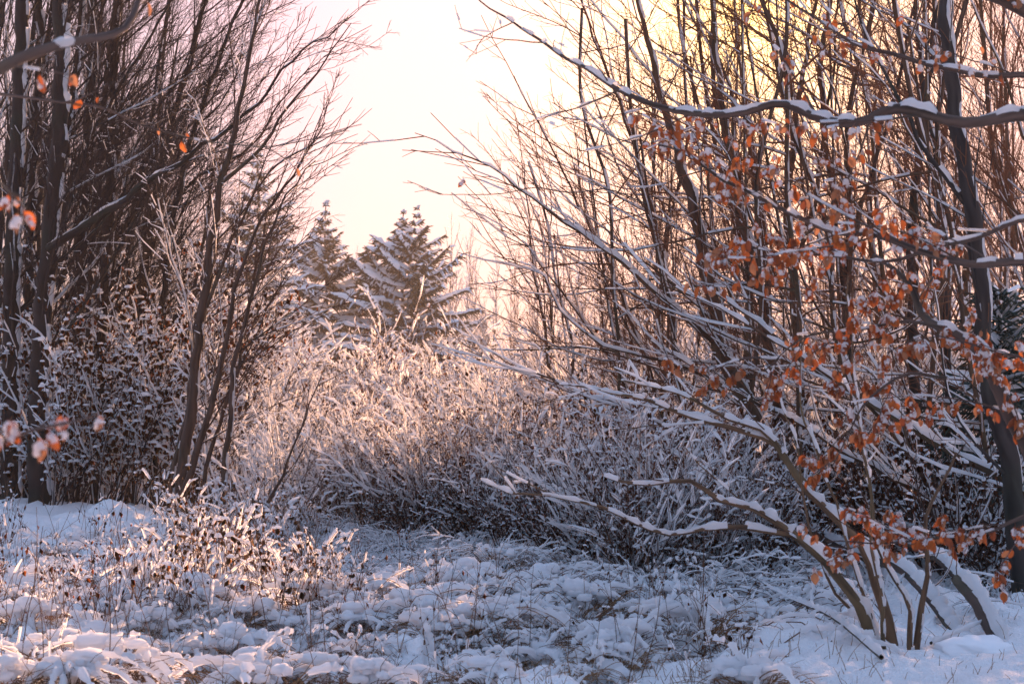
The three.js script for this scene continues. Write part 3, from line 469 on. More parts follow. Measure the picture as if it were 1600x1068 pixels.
// ================================================================ conifers
function spruce(seed, h, w, o) {
  const root = thing('spruce_tree', o.label, 'tree', o.p), R = rng(seed), tk = new G(true), ng = new G(), sg = new G();
  if (o.scale) root.scale.setScalar(o.scale);
  const lean = o.lean ?? 0, ax = y => [lean * y + 0.05 * Math.sin(y * 1.3 + seed), y, 0.05 * Math.cos(y + seed)];
  const tp = []; for (let y = -0.1; y <= h; y += h / 14) tp.push(ax(y)); tube(tk, tp, tp.map((_, i) => lerp(h * 0.018, 0.02, i / (tp.length - 1))), 7, barkTone([0.07, 0.05, 0.038]));
  mesh('trunk', tk, M.bark, root);
  const axis2 = o.leaders ? y => add(ax(Math.min(y, h * 0.99)), [0.55 * sstep(h * 0.55, h * 0.85, y), 0, 0.2]) : null;
  if (axis2) { const q = []; for (let y = h * 0.5; y <= h * 1.0; y += h / 20) q.push([axis2(y)[0], y, axis2(y)[2]]); tube(tk, q, q.map((_, i) => lerp(h * 0.009, 0.012, i / (q.length - 1))), 5, barkTone([0.07, 0.05, 0.038])); }
  let turnTop = 0;
  for (let y = h * 0.07; y < h * 0.985; y += h * ((o.needles ? 0.026 : 0.036) + 0.012 * R())) {
    const f = 1 - y / h, L0 = (w * 0.5 * Math.pow(f, 0.68) + 0.12) * (o.needles ? 1 : Math.pow(Math.min(1, f / 0.32), 0.75)), n = Math.round((o.needles ? 5 : 7) + 2 * R());
    for (let k = 0; k < n; k++) {
      const a = (k + R() * 0.7) / n * 6.283 + y * 2.1, L = L0 * (0.45 + 0.75 * R()), d = norm([Math.cos(a), lerp(-0.3, 0.7, Math.pow(1 - f, 1.6)), Math.sin(a)]);
      const b = wander(axis2 && y > h * 0.6 && (turnTop++ & 1) ? [axis2(y)[0], y * 1.015, axis2(y)[2]] : ax(y), d, L, 0.012 + 0.006 * L, 0.006, { seg: 0.2, gnarl: 0.10, up: lerp(0.25, 0.02, f) }, R); b.L = L;
      const nt = Math.max(4, Math.round(L * (o.tw ?? 11)));
      const spr = (p, dir, l, r) => {
        const t = wander(p, dir, l, r, r * 0.35, { seg: l / 3, gnarl: 0.06, up: -0.6 }, R);
        if (o.needles) { // rows of fine needles
          tube(ng, t.pts, t.rad.map(v => v * 2.2), 4); const m = Math.round(l * o.needles);
          for (let q = 0; q < m; q++) { const i = Math.min(2, Math.floor(q / m * 3)), pp = add(t.pts[i], sub(t.pts[i + 1], t.pts[i]), (q / m * 3) % 1), u = perp(norm(sub(t.pts[i + 1], t.pts[i])), R), e = norm(add(u, norm(sub(t.pts[i + 1], t.pts[i])), 0.8)), s = cross(e, u), nl = 0.03; const v0 = ng.v(add(pp, s, 0.003), u), v1 = ng.v(add(pp, s, -0.003), u), v2 = ng.v(add(pp, e, nl), u); ng.i.push(v0, v1, v2); }
        } else tube(ng, t.pts, t.rad, 4);
        if (R() < (o.snowShare ?? 0.8)) snowOn(sg, t.pts, t.rad.map(v => v * (o.needles ? 0.5 : 0.9)), { amt: o.snow, seed: R() * 99, cover: 0.02, width: 1.3 });
      };
      tube(ng, b.pts, b.rad, 4); snowOn(sg, b.pts, b.rad.map(v => v + (o.needles ? 0.02 : 0.05)), { amt: o.snow * 1.7, seed: R() * 99, cover: o.needles ? 0.1 : -0.05, fine: true, lumpy: 0.7, width: 1.4 });
      for (let q = 0; q < nt; q++) {
        const t = 0.15 + 0.85 * (q + R()) / nt, fi = t * (b.pts.length - 1), i = Math.min(b.pts.length - 2, Math.floor(fi)), p = add(b.pts[i], sub(b.pts[i + 1], b.pts[i]), fi - i), T = norm(sub(b.pts[i + 1], b.pts[i])), sd = norm(cross(T, UP));
        const hang = R() < 0.55 ? -1.0 : -0.15; spr(p, norm(add(add(T, sd, (q % 2 ? 1 : -1) * (0.7 + 0.3 * R())), UP, hang)), Math.min(o.needles ? 0.24 : 0.42, 0.14 + 0.26 * L * (1 - t * 0.7)) * (0.6 + 0.6 * R()), o.needles ? 0.006 : 0.036);
      }
    }
  }
  mesh('needles', ng, o.mat, root, 'stuff'); mesh('snow', sg, M.snowSolid, root, 'stuff'); return root;
}
spruce(901, 8.5, 9.2, { p: spot(628, 110), scale: 1.9, leaders: 2, label: 'broad snow-covered spruce in the middle distance, its twin pointed tops clear against the pale sky', snow: 2.6, tw: 20, snowShare: 0.16, mat: M.needle });
spruce(912, 8.9, 6.2, { p: spot(508, 112), scale: 1.9, label: 'snow-covered spruce just left of the broad one, half behind bare branches', snow: 2.4, tw: 19, snowShare: 0.16, mat: M.needle });
spruce(903, 10.6, 6.6, { p: spot(402, 104), scale: 1.9, label: 'dark spruce far left in the distance, mostly hidden behind the leaning stems', snow: 1.4, tw: 15, snowShare: 0.16, mat: M.needle });
spruce(904, 2.7, 2.3, { p: spot(1555, 15), label: 'small dark spruce with snowy boughs under the trees at the right edge', snow: 0.55, tw: 20, needles: 130, snowShare: 0.5, mat: M.needleDark });

// ================================================================ far hazy trees and woods
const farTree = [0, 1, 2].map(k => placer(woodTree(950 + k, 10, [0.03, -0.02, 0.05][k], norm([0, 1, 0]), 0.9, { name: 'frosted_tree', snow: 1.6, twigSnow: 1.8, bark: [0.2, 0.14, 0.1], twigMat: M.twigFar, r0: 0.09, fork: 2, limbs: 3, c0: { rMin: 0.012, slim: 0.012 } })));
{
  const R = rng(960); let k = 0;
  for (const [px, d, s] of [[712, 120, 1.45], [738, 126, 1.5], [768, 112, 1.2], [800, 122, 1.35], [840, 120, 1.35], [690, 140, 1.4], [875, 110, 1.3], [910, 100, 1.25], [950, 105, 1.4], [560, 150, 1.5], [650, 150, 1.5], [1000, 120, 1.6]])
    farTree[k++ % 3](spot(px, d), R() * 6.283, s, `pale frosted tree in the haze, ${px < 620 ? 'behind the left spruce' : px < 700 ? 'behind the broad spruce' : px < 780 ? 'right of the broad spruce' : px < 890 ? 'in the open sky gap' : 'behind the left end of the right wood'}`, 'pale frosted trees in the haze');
}
{ // a far wood closing the view, and the brush before it
  const src = shrub(980, { stems: 12, h: 2.4, spread: 0.55, snow: 2.6, d1: 4.5, d2: 4, r0: 0.014 }); scene.remove(src);
  const add1 = (name, label, pos, scl) => { const o = new THREE.Group(); o.name = name; o.userData = { label, category: name.replace('_', ' '), kind: 'stuff' }; scene.add(o);
    for (const part of src.children) { const im = new THREE.InstancedMesh(part.geometry, part.material, pos.length); im.name = part.name; im.userData.kind = 'stuff'; im.castShadow = im.receiveShadow = true; const m = new THREE.Matrix4(), q = new THREE.Quaternion(); pos.forEach((p, i) => { q.setFromAxisAngle(new THREE.Vector3(0, 1, 0), p[3]); m.compose(new THREE.Vector3(p[0], p[1], p[2]), q, new THREE.Vector3(p[4], p[4], p[4])); im.setMatrixAt(i, m); }); o.add(im); } };
  const R = rng(981), A = [], B = [];
  for (let i = 0; i < 260; i++) { const d = 32 + 65 * R(), px = lerp(250, 1250, R()); const p = spot(px, d); A.push([...p, R() * 6.28, 0.9 + 0.6 * R()]); }
  for (let i = 0; i < 520; i++) { const side = R() < 0.5 ? -1 : 1, d = 30 + 60 * R(), px = side < 0 ? lerp(-250, 420, R()) : lerp(1050, 1850, R()); const p = spot(px, d); A.push([...p, R() * 6.28, 1.0 + 1.2 * R()]); }
  for (let i = 0; i < 420; i++) { const d = 150 + 90 * R(), px = lerp(-700, 2300, R()); const p = spot(px, d); B.push([...p, R() * 6.28, 2.8 + 1.6 * R()]); }
  add1('distant_brush', 'mass of snowy brush filling the ground beyond the thicket and between the far trunks', A);
  add1('distant_woods', 'far pale wood closing off the view at the horizon', B);
}

// ================================================================ hazel bush in the right foreground
courseTree('hazel_bush', 'snow-laden multi-stemmed hazel growing from the open snow in the right foreground', 'shrub', [
  { path: [[1372, 1022, 9.3], [1335, 940, 9.25], [1290, 880, 9.2], [1240, 835, 9.15], [1185, 797, 9.1], [1130, 775, 9.0], [1070, 752, 8.95], [1010, 748, 8.9], [935, 742, 8.8]], r0: 0.042, r1: 0.007 },
  { path: [[1398, 1018, 9.4], [1378, 930, 9.5], [1345, 850, 9.6], [1300, 800, 9.7], [1255, 755, 9.8], [1215, 700, 9.9], [1150, 672, 10], [1060, 640, 10.1], [960, 612, 10.2], [880, 600, 10.3]], r0: 0.042, r1: 0.006 },
  { rooted: false, path: [[1262, 758, 9.8], [1235, 725, 9.85], [1200, 685, 9.9], [1130, 650, 10], [1040, 610, 10.1], [960, 590, 10.2]], r0: 0.022, r1: 0.005 },
  { rooted: false, path: [[1240, 835, 9.15], [1150, 825, 9.1], [1050, 832, 9.0], [990, 812, 8.95], [930, 790, 8.9], [870, 776, 8.8], [800, 768, 8.7], [745, 748, 8.6]], r0: 0.021, r1: 0.005 },
  { path: [[1384, 1024, 9.2], [1372, 900, 9.2], [1362, 790, 9.2], [1352, 700, 9.2], [1335, 560, 9.2], [1325, 430, 9.2]], r0: 0.016, r1: 0.005 },
  { path: [[1425, 1012, 9.3], [1412, 940, 9.3], [1385, 870, 9.3], [1360, 800, 9.3], [1348, 740, 9.3]], r0: 0.022, r1: 0.005 },
  { path: [[1430, 1010, 9.4], [1440, 940, 9.4], [1452, 880, 9.4], [1452, 820, 9.4], [1470, 770, 9.4], [1490, 700, 9.4]], r0: 0.026, r1: 0.007 },
  { path: [[1378, 1020, 9.4], [1330, 860, 9.5], [1285, 720, 9.6], [1250, 600, 9.7], [1240, 470, 9.8]], r0: 0.013, r1: 0.004 },
  { path: [[1390, 1020, 9.5], [1290, 900, 9.6], [1255, 760, 9.7], [1230, 650, 9.8], [1190, 560, 9.9]], r0: 0.013, r1: 0.004 }],
  [{ dens: 2.6, tMin: 0.35, ang: 0.6, ratio: 0.3, min: 0.15, max: 1.0, fade: 0.4, seg: 0.14, gnarl: 0.14, up: 0.1, rMin: 0.005, slim: 0.009, bias: RB, biasAmt: 0.3 },
  { dens: 5, tMin: 0.1, ang: 0.7, ratio: 0.4, min: 0.08, max: 0.5, fade: 0.4, seg: 0.1, gnarl: 0.16, up: 0.15, rMin: 0.0032, slim: 0.007 }],
  { seed: 1001, bark: [0.11, 0.065, 0.036], snow: 1.0, stemSnow: 1.15, twigSnow: 0.7, lumpy: 0.95, cover: 0.16, stemName: 'stem', step: 0.12, snowStep: 0.04, limbs: 14, sides: 9, limbStep: 0.06, fineLimb: true, twigMat: M.twigBrown, moss: 0.25 });

// ================================================================ beech branches hanging into the frame, with their leaves
const leafGeo = [0, 1, 2, 3, 4, 5].map(k => { // a curled beech leaf, stalk at the origin, hanging down
  const R = rng(1100 + k), g = new G(), n = 7, curl = 0.5 + 0.9 * R(), bend = (R() - 0.3) * 1.4, tw = (R() - 0.5) * 1.2, rows = [];
  for (let i = 0; i <= n; i++) {
    const t = i / n, w = 0.30 * Math.pow(Math.sin(Math.PI * Math.pow(t, 0.85)), 0.75) + 0.012, a = bend * t, c = [0, -Math.sin(a + 0.001) / (a + 0.001) * t, (1 - Math.cos(a)) * 0.6], row = [];
    for (let j = -2; j <= 2; j++) { const u = j / 2, th = u * curl + tw * (t - 0.5), ripple = 0.025 * Math.sin(i * 2.2 + j * 1.7 + k); row.push(g.v([Math.sin(th) / Math.max(0.3, curl) * w * 1.1, c[1], c[2] + (1 - Math.cos(th)) * w * 0.9 + ripple], norm([-Math.sin(th), 0.1, Math.cos(th)]))); }
    rows.push(row);
  }
  for (let i = 0; i < n; i++) for (let j = 0; j < 4; j++) g.i.push(rows[i][j], rows[i + 1][j], rows[i][j + 1], rows[i][j + 1], rows[i + 1][j], rows[i + 1][j + 1]);
  const st = [[0, 0.22, 0.02], [0.01, 0.1, 0], [0, 0, 0]]; tube(g, st, [0.012, 0.01, 0.01], 3); return g.build();
});
const capGeo = [0, 1, 2, 3].map(k => { const g = new G(); lump(g, [0, 0, 0], 0.26, 0.2, 0.22, k * 3.3, 9, 6); lump(g, [0.08, -0.16, 0.05], 0.2, 0.22, 0.18, k * 5.3 + 1, 8, 5); return g.build(); });
const E = new THREE.Euler();
function hangLeaf(parent, p, R, size, snowy, tint, cap = 1) {
  const m = mesh('leaf', leafGeo[Math.floor(R() * 6)], M.leaf[tint ?? Math.floor(R() * 6)], parent);
  m.position.set(p[0], p[1] - 0.2 * size, p[2]); m.rotation.set((R() - 0.5) * 1.1, R() * 6.283, (R() - 0.5) * 1.5); const s = size * (0.6 + 0.65 * R()); m.scale.set(s, s, s);
  if (R() < snowy) { const c = mesh('snow', capGeo[Math.floor(R() * 4)], M.snow, m); c.position.set(0, -0.25 - 0.2 * R(), 0.06); const k = (0.65 + 0.55 * R()) * cap; c.scale.set(k, k * 1.15, k * 0.9); c.userData.kind = 'stuff'; }
}
function beechBranch(label, path, r0, r1, o) {
  const w = path.map(q => at(...q)), base = w[0], root = thing('beech_branch', label, 'branch', base), R = rng(o.seed);
  const s = stem(rel(w, base), r0, r1, 0.07, 0.8, 0.03), brs = []; sprout(brs, s, 0, [
    { dens: o.tw ?? 4, tMin: o.tMin ?? 0.15, ang: 0.65, ratio: 0.36, min: 0.06, max: o.max ?? 0.75, fade: 0.3, seg: 0.08, gnarl: 0.13, up: o.up ?? -0.1, rMin: 0.0032, slim: 0.008 },
    { dens: 6, tMin: 0.15, ang: 0.6, ratio: 0.42, min: 0.06, max: 0.25, fade: 0.3, seg: 0.06, gnarl: 0.15, up: 0, rMin: 0.002, slim: 0.008 }], R);
  dress(root, [s], brs, { seed: o.seed, stemName: 'limb', bark: o.bark ?? [0.07, 0.05, 0.042], snow: o.snow ?? 0.65, lumpy: 1.1, twigSnow: 0.9, step: 0.07, snowStep: 0.03, sides: 9, limbs: 6, limbSides: 5, limbStep: 0.04, cover: o.cover ?? 0.33, twigMat: M.twigBrown, moss: 0.2 });
  // leaves sit on the twigs inside the given stretches of the branch
  const tips = []; for (const b of brs) for (let i = 1; i < b.pts.length; i++) tips.push(b.pts[i]);
  if (o.onStem) tips.push(...s.pts.slice(Math.floor(s.pts.length * 0.3)));
  let n = 0, guard = 0; while (n < o.leaves && guard++ < 20000 && tips.length) { const p = tips[Math.floor(R() * tips.length)]; if (o.keep && !o.keep(add(p, base))) continue; hangLeaf(root, add(p, [R() - 0.5, R() - 0.7, R() - 0.5], 0.03), R, o.size ?? 0.057, o.snowy ?? 0.4, o.tint, o.cap ?? 1); n++; }
  return root;
}
const px = p => 800 + p[0] / -p[2] * FPX;                 // photo column of a place (only used to choose which stretches of a branch bear leaves)
beechBranch('long snow-covered limb crossing the upper right in front of the sun glow', [[1680, 172, 6.6], [1600, 180, 6.6], [1500, 186, 6.7], [1410, 172, 6.8], [1350, 190, 6.9], [1290, 182, 7], [1230, 166, 7.1], [1160, 178, 7.2], [1090, 180, 7.3], [1000, 155, 7.5], [900, 98, 7.8], [820, 45, 8], [730, -10, 8.2]], 0.032, 0.004, { seed: 1201, keep: p => px(p) > 1010, leaves: 134, tw: 4.5, snowy: 0.5, up: 0.05, snow: 0.8 });
beechBranch('thin snowy limb slanting up toward the sun above the long crossing limb', [[1680, 128, 7.2], [1600, 118, 7.2], [1500, 108, 7.3], [1420, 96, 7.4], [1350, 70, 7.5], [1290, 34, 7.6], [1235, 0, 7.7], [1190, -30, 7.8]], 0.018, 0.005, { seed: 1202, leaves: 62, snowy: 0.5, up: 0.05 });
beechBranch('beech limb with a dense fringe of orange leaves left of the thick right trunk', [[1680, 412, 6.6], [1600, 410, 6.6], [1520, 405, 6.7], [1440, 392, 6.8], [1370, 372, 6.9], [1300, 352, 7], [1230, 328, 7.1], [1160, 295, 7.2], [1090, 250, 7.3], [1030, 225, 7.4]], 0.024, 0.005, { seed: 1203, leaves: 371, tw: 7, max: 0.75, up: -0.25, snowy: 0.45, keep: p => px(p) < 1500 });
beechBranch('forking dark limb crossing just above the fringe of orange leaves', [[1680, 335, 7.0], [1600, 345, 7], [1540, 360, 7.1], [1480, 380, 7.2], [1420, 395, 7.3], [1330, 402, 7.4], [1240, 398, 7.5], [1150, 385, 7.6]], 0.016, 0.004, { seed: 1204, leaves: 234, tw: 7, up: -0.3, snowy: 0.45, keep: p => px(p) < 1440 });
beechBranch('stout dark limb climbing from the right edge to the middle leaves', [[1650, 800, 7.4], [1600, 700, 7.5], [1560, 600, 7.6], [1520, 545, 7.7], [1450, 495, 7.8], [1410, 440, 7.9], [1370, 400, 8]], 0.05, 0.012, { seed: 1205, leaves: 188, tw: 6, max: 0.9, up: -0.25, snowy: 0.45, keep: p => px(p) > 1380 });
beechBranch('drooping twig thick with orange leaves in the middle of the right wood', [[1480, 512, 7.4], [1400, 505, 7.4], [1330, 508, 7.5], [1270, 525, 7.5], [1220, 550, 7.6], [1190, 580, 7.6]], 0.010, 0.003, { seed: 1206, leaves: 180, tw: 9, max: 0.45, up: -0.4, snowy: 0.3 });
beechBranch('short twig with a few bright orange leaves at the left end of the beech foliage', [[1220, 560, 8.0], [1160, 566, 8.0], [1110, 572, 8], [1055, 580, 8]], 0.008, 0.003, { seed: 1207, leaves: 62, tw: 8, max: 0.2, up: -0.4, snowy: 0.25 });
beechBranch('hanging twigs of orange leaves beside the upright hazel stem', [[1480, 590, 7.8], [1410, 590, 7.8], [1360, 620, 7.8], [1330, 670, 7.9], [1300, 735, 7.9]], 0.010, 0.003, { seed: 1208, leaves: 240, tw: 9, max: 0.6, up: -0.4, snowy: 0.35 });
beechBranch('low twig of snow-dabbed orange leaves hanging over the foot of the hazel', [[1680, 790, 7.3], [1600, 812, 7.3], [1520, 832, 7.4], [1440, 842, 7.5], [1370, 850, 7.5], [1290, 850, 7.6]], 0.012, 0.003, { seed: 1209, leaves: 331, tw: 9, max: 0.54, up: -0.3, snowy: 0.4 });
beechBranch('twig of orange leaves at the right edge below the stout limb', [[1690, 560, 7.0], [1620, 565, 7], [1560, 545, 7.1], [1500, 530, 7.2], [1440, 520, 7.2]], 0.010, 0.003, { seed: 1210, leaves: 194, tw: 9, max: 0.51, up: -0.3, snowy: 0.45 });
beechBranch('thick dark limb cutting across the top right corner', [[1690, 62, 7.6], [1620, 28, 7.6], [1560, 2, 7.6], [1500, -25, 7.6]], 0.045, 0.03, { seed: 1211, leaves: 7, tw: 2, snowy: 0.4 });
beechBranch('blurred dark limb rising from the left edge to the top of the frame', [[-60, 128, 4.4], [0, 110, 4.4], [70, 88, 4.5], [130, 74, 4.6], [165, 58, 4.7], [205, 28, 4.8], [235, -20, 4.9]], 0.021, 0.009, { seed: 1212, snow: 0.28, leaves: 6, tw: 2.5, max: 0.3, snowy: 0.3, size: 0.045 });
beechBranch('thin blurred twig drooping from the left edge with pale snow-capped leaves', [[-60, 240, 4.0], [-10, 262, 4.0], [25, 290, 4.0], [52, 318, 4.0]], 0.007, 0.003, { seed: 1213, onStem: true, cap: 1.05, snow: 0.3, leaves: 8, tw: 4, max: 0.15, snowy: 0.8, size: 0.05 });
beechBranch('near twig at the left edge with leaves under round caps of snow', [[-60, 690, 3.4], [10, 690, 3.4], [60, 672, 3.4], [110, 662, 3.4], [165, 648, 3.4]], 0.0075, 0.003, { seed: 1214, onStem: true, cap: 1.1, snow: 0.3, leaves: 12, tw: 6, max: 0.14, up: -0.3, snowy: 1.0, size: 0.05 });
beechBranch('thin twig with one snowy leaf pointing left against the open sky', [[1010, 318, 8.6], [940, 296, 8.6], [870, 302, 8.5], [800, 296, 8.5], [735, 308, 8.5], [690, 308, 8.5], [655, 297, 8.5]], 0.005, 0.0018, { seed: 1216, onStem: true, cap: 1.4, leaves: 2, tw: 5, max: 0.3, up: 0.3, snowy: 1, snow: 0.3, size: 0.06, keep: p => px(p) < 790 && px(p) > 700 });
beechBranch('long thin twig reaching from the left edge across the trunks', [[-60, 138, 6], [60, 152, 6.2], [180, 172, 6.4], [300, 216, 6.6], [420, 234, 6.8], [540, 214, 7]], 0.007, 0.002, { seed: 1215, leaves: 6, tw: 3, max: 0.3, snowy: 0.3, snow: 0.2, size: 0.045 });

// ================================================================ undergrowth in the open snow
function tussock(seed, o) {
  const root = thing(o.name ?? 'grass_tussock', '', 'grass tussock'), R = rng(seed), bg = new G(), sg = new G(), lie = o.lie ?? 0;
  for (let k = 0; k < o.n; k++) {
    const bare = R() > o.share, a = lie ? (R() - 0.5) * 1.5 : R() * 6.283, e = lerp(0.3, 1.2, R()), L = o.L * (0.45 + 0.8 * R()) * (bare ? 0.75 : 1), d = norm([Math.cos(a) * e, 1.1, Math.sin(a) * e]);
    const q = R() * 6.283, w = o.w * Math.sqrt(R()), p = [Math.cos(q) * w * (lie ? 1.5 : 1) - (lie ? L * 0.35 : 0), -0.03, Math.sin(q) * w];
    const b = wander(p, d, L, bare ? 0.0032 : 0.004, 0.0018, { seg: L / 10, gnarl: 0.2, up: -(o.droop * (0.7 + 0.6 * R())) / L, drift: lie ? [lie, 0, 0] : undefined }, R);
    for (const v of b.pts) v[1] = Math.max(v[1], -0.02 + 0.02 * R());
    tube(bg, b.pts, b.rad, 3);
    if (!bare) { const f = o.fat * (0.35 + 0.9 * R()); snowOn(sg, b.pts.slice(2), b.rad.slice(2).map(r => r + f), { amt: o.snow, seed: R() * 99, cover: -0.05, fine: true, freq: 5, lumpy: 1.1, step: L / 26, width: 1.5 }); }
  }
  for (let k = 0; k < (o.caps ?? 0); k++) { const a = R() * 6.283, q = o.w * 1.4 * R(); lump(sg, [Math.cos(a) * q, o.L * (0.1 + 0.3 * R()), Math.sin(a) * q], 0.025 + 0.04 * R(), 0.02 + 0.02 * R(), 0.025 + 0.04 * R(), R() * 50, 9, 5); }
  mesh('stalks', bg, o.mat ?? M.straw, root, 'stuff'); mesh('snow', sg, M.snow, root, 'stuff'); return root;
}
const tus = [0, 1, 2, 3, 4, 5].map(k => placer(tussock(1300 + k, { n: 80, L: 0.5, w: 0.22, droop: 2.8, share: 0.34, fat: 0.004, snow: 1.2, caps: 0, mat: k % 2 ? M.strawTan : M.straw })));
const mat_ = [0, 1, 2, 3].map(k => placer(tussock(1320 + k, { name: 'matted_tussock', n: 90, L: 0.62, w: 0.3, droop: 3.2, share: 0.45, fat: 0.004, snow: 1.25, caps: 0, lie: 0.8 })));
function pocket(seed) { // a tuft bowed under a cap of snow, brown and hollow beneath
  const root = thing('capped_tussock', '', 'grass tussock'), R = rng(seed), bg = new G(), sg = new G(), W = 0.13 + 0.08 * R();
  for (let k = 0; k < 90; k++) { const a = R() * 6.283, q = W * Math.sqrt(R()), L = 0.12 + 0.26 * R(), b = wander([Math.cos(a) * q, -0.03, Math.sin(a) * q], norm([Math.cos(a) * 0.8 + (R() - 0.5) * 0.6, 1, Math.sin(a) * 0.8 + (R() - 0.5) * 0.6]), L, 0.0035, 0.0015, { seg: L / 6, gnarl: 0.22, up: -2.4 / L * 0.5 }, R); tube(bg, b.pts, b.rad, 3); }
  for (let k = 0; k < 9; k++) { const a = R() * 6.283, q = W * 1.1 * R(), r = 0.035 + 0.055 * R() * R(); lump(sg, [Math.cos(a) * q, 0.09 + 0.09 * R(), Math.sin(a) * q - 0.02], r * (0.9 + 0.6 * R()), r * (0.6 + 0.35 * R()), r * (0.9 + 0.5 * R()), R() * 50, 14, 7); }
  for (let k = 0; k < 9; k++) { const a = R() * 6.283, L = 0.3 + 0.25 * R(), b = wander([0, 0.05, 0], norm([Math.cos(a), 1.1, Math.sin(a)]), L, 0.004, 0.002, { seg: L / 9, gnarl: 0.15, up: -3.0 / L * 0.6 }, R); tube(bg, b.pts, b.rad, 3); snowOn(sg, b.pts, b.rad.map(r => r + 0.008), { amt: 1.6, seed: R() * 99, cover: -0.1, fine: true, freq: 5, lumpy: 0.9, step: L / 20, width: 1.5 }); }
  mesh('stalks', bg, seed % 2 ? M.strawTan : M.straw, root, 'stuff'); mesh('snow', sg, M.snow, root, 'stuff'); return root;
}
const pock = [0, 1, 2, 3, 4, 5].map(k => placer(pocket(1340 + k)));
function weed(seed, o) {
  const root = thing(o.name ?? 'weed_stalk', '', 'dry weed'), R = rng(seed), g = new G(), lg = new G(true), sg = new G();
  for (let q = 0; q < o.stalks; q++) {
    const b = wander([(R() - 0.5) * o.w, -0.03, (R() - 0.5) * o.w], norm([(R() - 0.5) * 0.5, 1, (R() - 0.5) * 0.5]), o.h * (0.6 + 0.6 * R()), 0.0036, 0.0018, { seg: 0.06, gnarl: 0.07, up: -(o.nod ?? 0) * (0.3 + R()) / o.h }, R); b.L = o.h; b.lvl = 1;
    const brs = [b]; sprout(brs, b, 1, [null, { dens: o.side, tMin: 0.35, ang: 0.6, ratio: 0.3, min: 0.04, max: 0.22, fade: 0.4, seg: 0.05, gnarl: 0.15, up: o.sideUp ?? -0.4, rMin: 0.0018, slim: 0.006 }], R);
    for (const c of brs) { tube(g, c.pts, c.rad, 3); if (R() < o.snowShare) snowOn(sg, c.pts, c.rad.map(r => r + 0.003), { amt: o.snow * 0.5, seed: R() * 99, cover: 0.25, freq: 9, lumpy: 0.9, fine: true, width: 1.4 }); for (let k = 0; k < o.husks; k++) if (R() < 0.6) leafInto(lg, sg, c.pts[Math.floor(c.pts.length * (0.4 + 0.6 * R()))] ?? c.pts[c.pts.length - 1], o.husk * (0.6 + 0.8 * R()), R, o.snowy); }
  }
  mesh('stalk', g, M.straw, root); if (lg.i.length) mesh('dry_leaves', lg, o.leafMat ?? M.leafDry, root, 'stuff'); if (sg.i.length) mesh('snow', sg, M.snow, root, 'stuff'); return root;
}
const stalk = [0, 1, 2, 3, 4].map(k => placer(weed(1400 + k, { stalks: 1, w: 0, h: 0.85, side: 3.5, husks: 1, husk: 0.032, snow: 0.8, snowShare: 0.3, snowy: 0.15 })));
const dock = [0, 1, 2, 3].map(k => placer(weed(1420 + k, { name: 'dry_weed_clump', stalks: 7, w: 0.22, h: 0.6, side: 5, husks: 1, husk: 0.05, nod: 0.9, snow: 1.8, snowShare: 0.7, snowy: 0.4 })));
const lit = [0, 1, 2].map(k => placer(weed(1440 + k, { name: 'snowy_weed_clump', stalks: 16, w: 0.4, h: 0.6, side: 5, husks: 1, husk: 0.05, snow: 2.4, snowShare: 0.95, snowy: 0.45, sideUp: -1.2, nod: 1.7, leafMat: M.leafTan })));
function bramble(seed) {
  const root = thing('bramble_bush', '', 'bramble'), R = rng(seed), g = new G(), sg = new G(), brs = [];
  for (let k = 0; k < 14; k++) { const a = R() * 6.283, L = 1.0 + 0.9 * R(), b = wander([Math.cos(a) * 0.2, -0.03, Math.sin(a) * 0.2], norm([Math.cos(a) * 0.8, 1.0, Math.sin(a) * 0.8]), L, 0.005, 0.003, { seg: 0.09, gnarl: 0.09, up: -1.25 }, R); b.L = L; b.lvl = 1; brs.push(b); sprout(brs, b, 1, [null, { dens: 6, tMin: 0.15, ang: 0.8, ratio: 0.2, min: 0.06, max: 0.35, fade: 0.3, seg: 0.07, gnarl: 0.2, up: -0.5, rMin: 0.0028, slim: 0.006 }], R); }
  for (const b of brs) { tube(g, b.pts, b.rad, 3); if (R() < 0.9) snowOn(sg, b.pts, b.rad.map(r => r + 0.002), { amt: 1.5, seed: R() * 99, cover: 0.08, freq: 5, lumpy: 0.9, fine: b.lvl === 1, width: 1.4 }); }
  mesh('canes', g, M.twigBrown, root, 'stuff'); mesh('snow', sg, M.snow, root, 'stuff'); dryLeaves(root, brs, { seed, per: 0.5, size: 0.05, snowy: 0.4, from: 2 }); return root;
}
const bram = [0, 1, 2, 3].map(k => placer(bramble(1460 + k)));
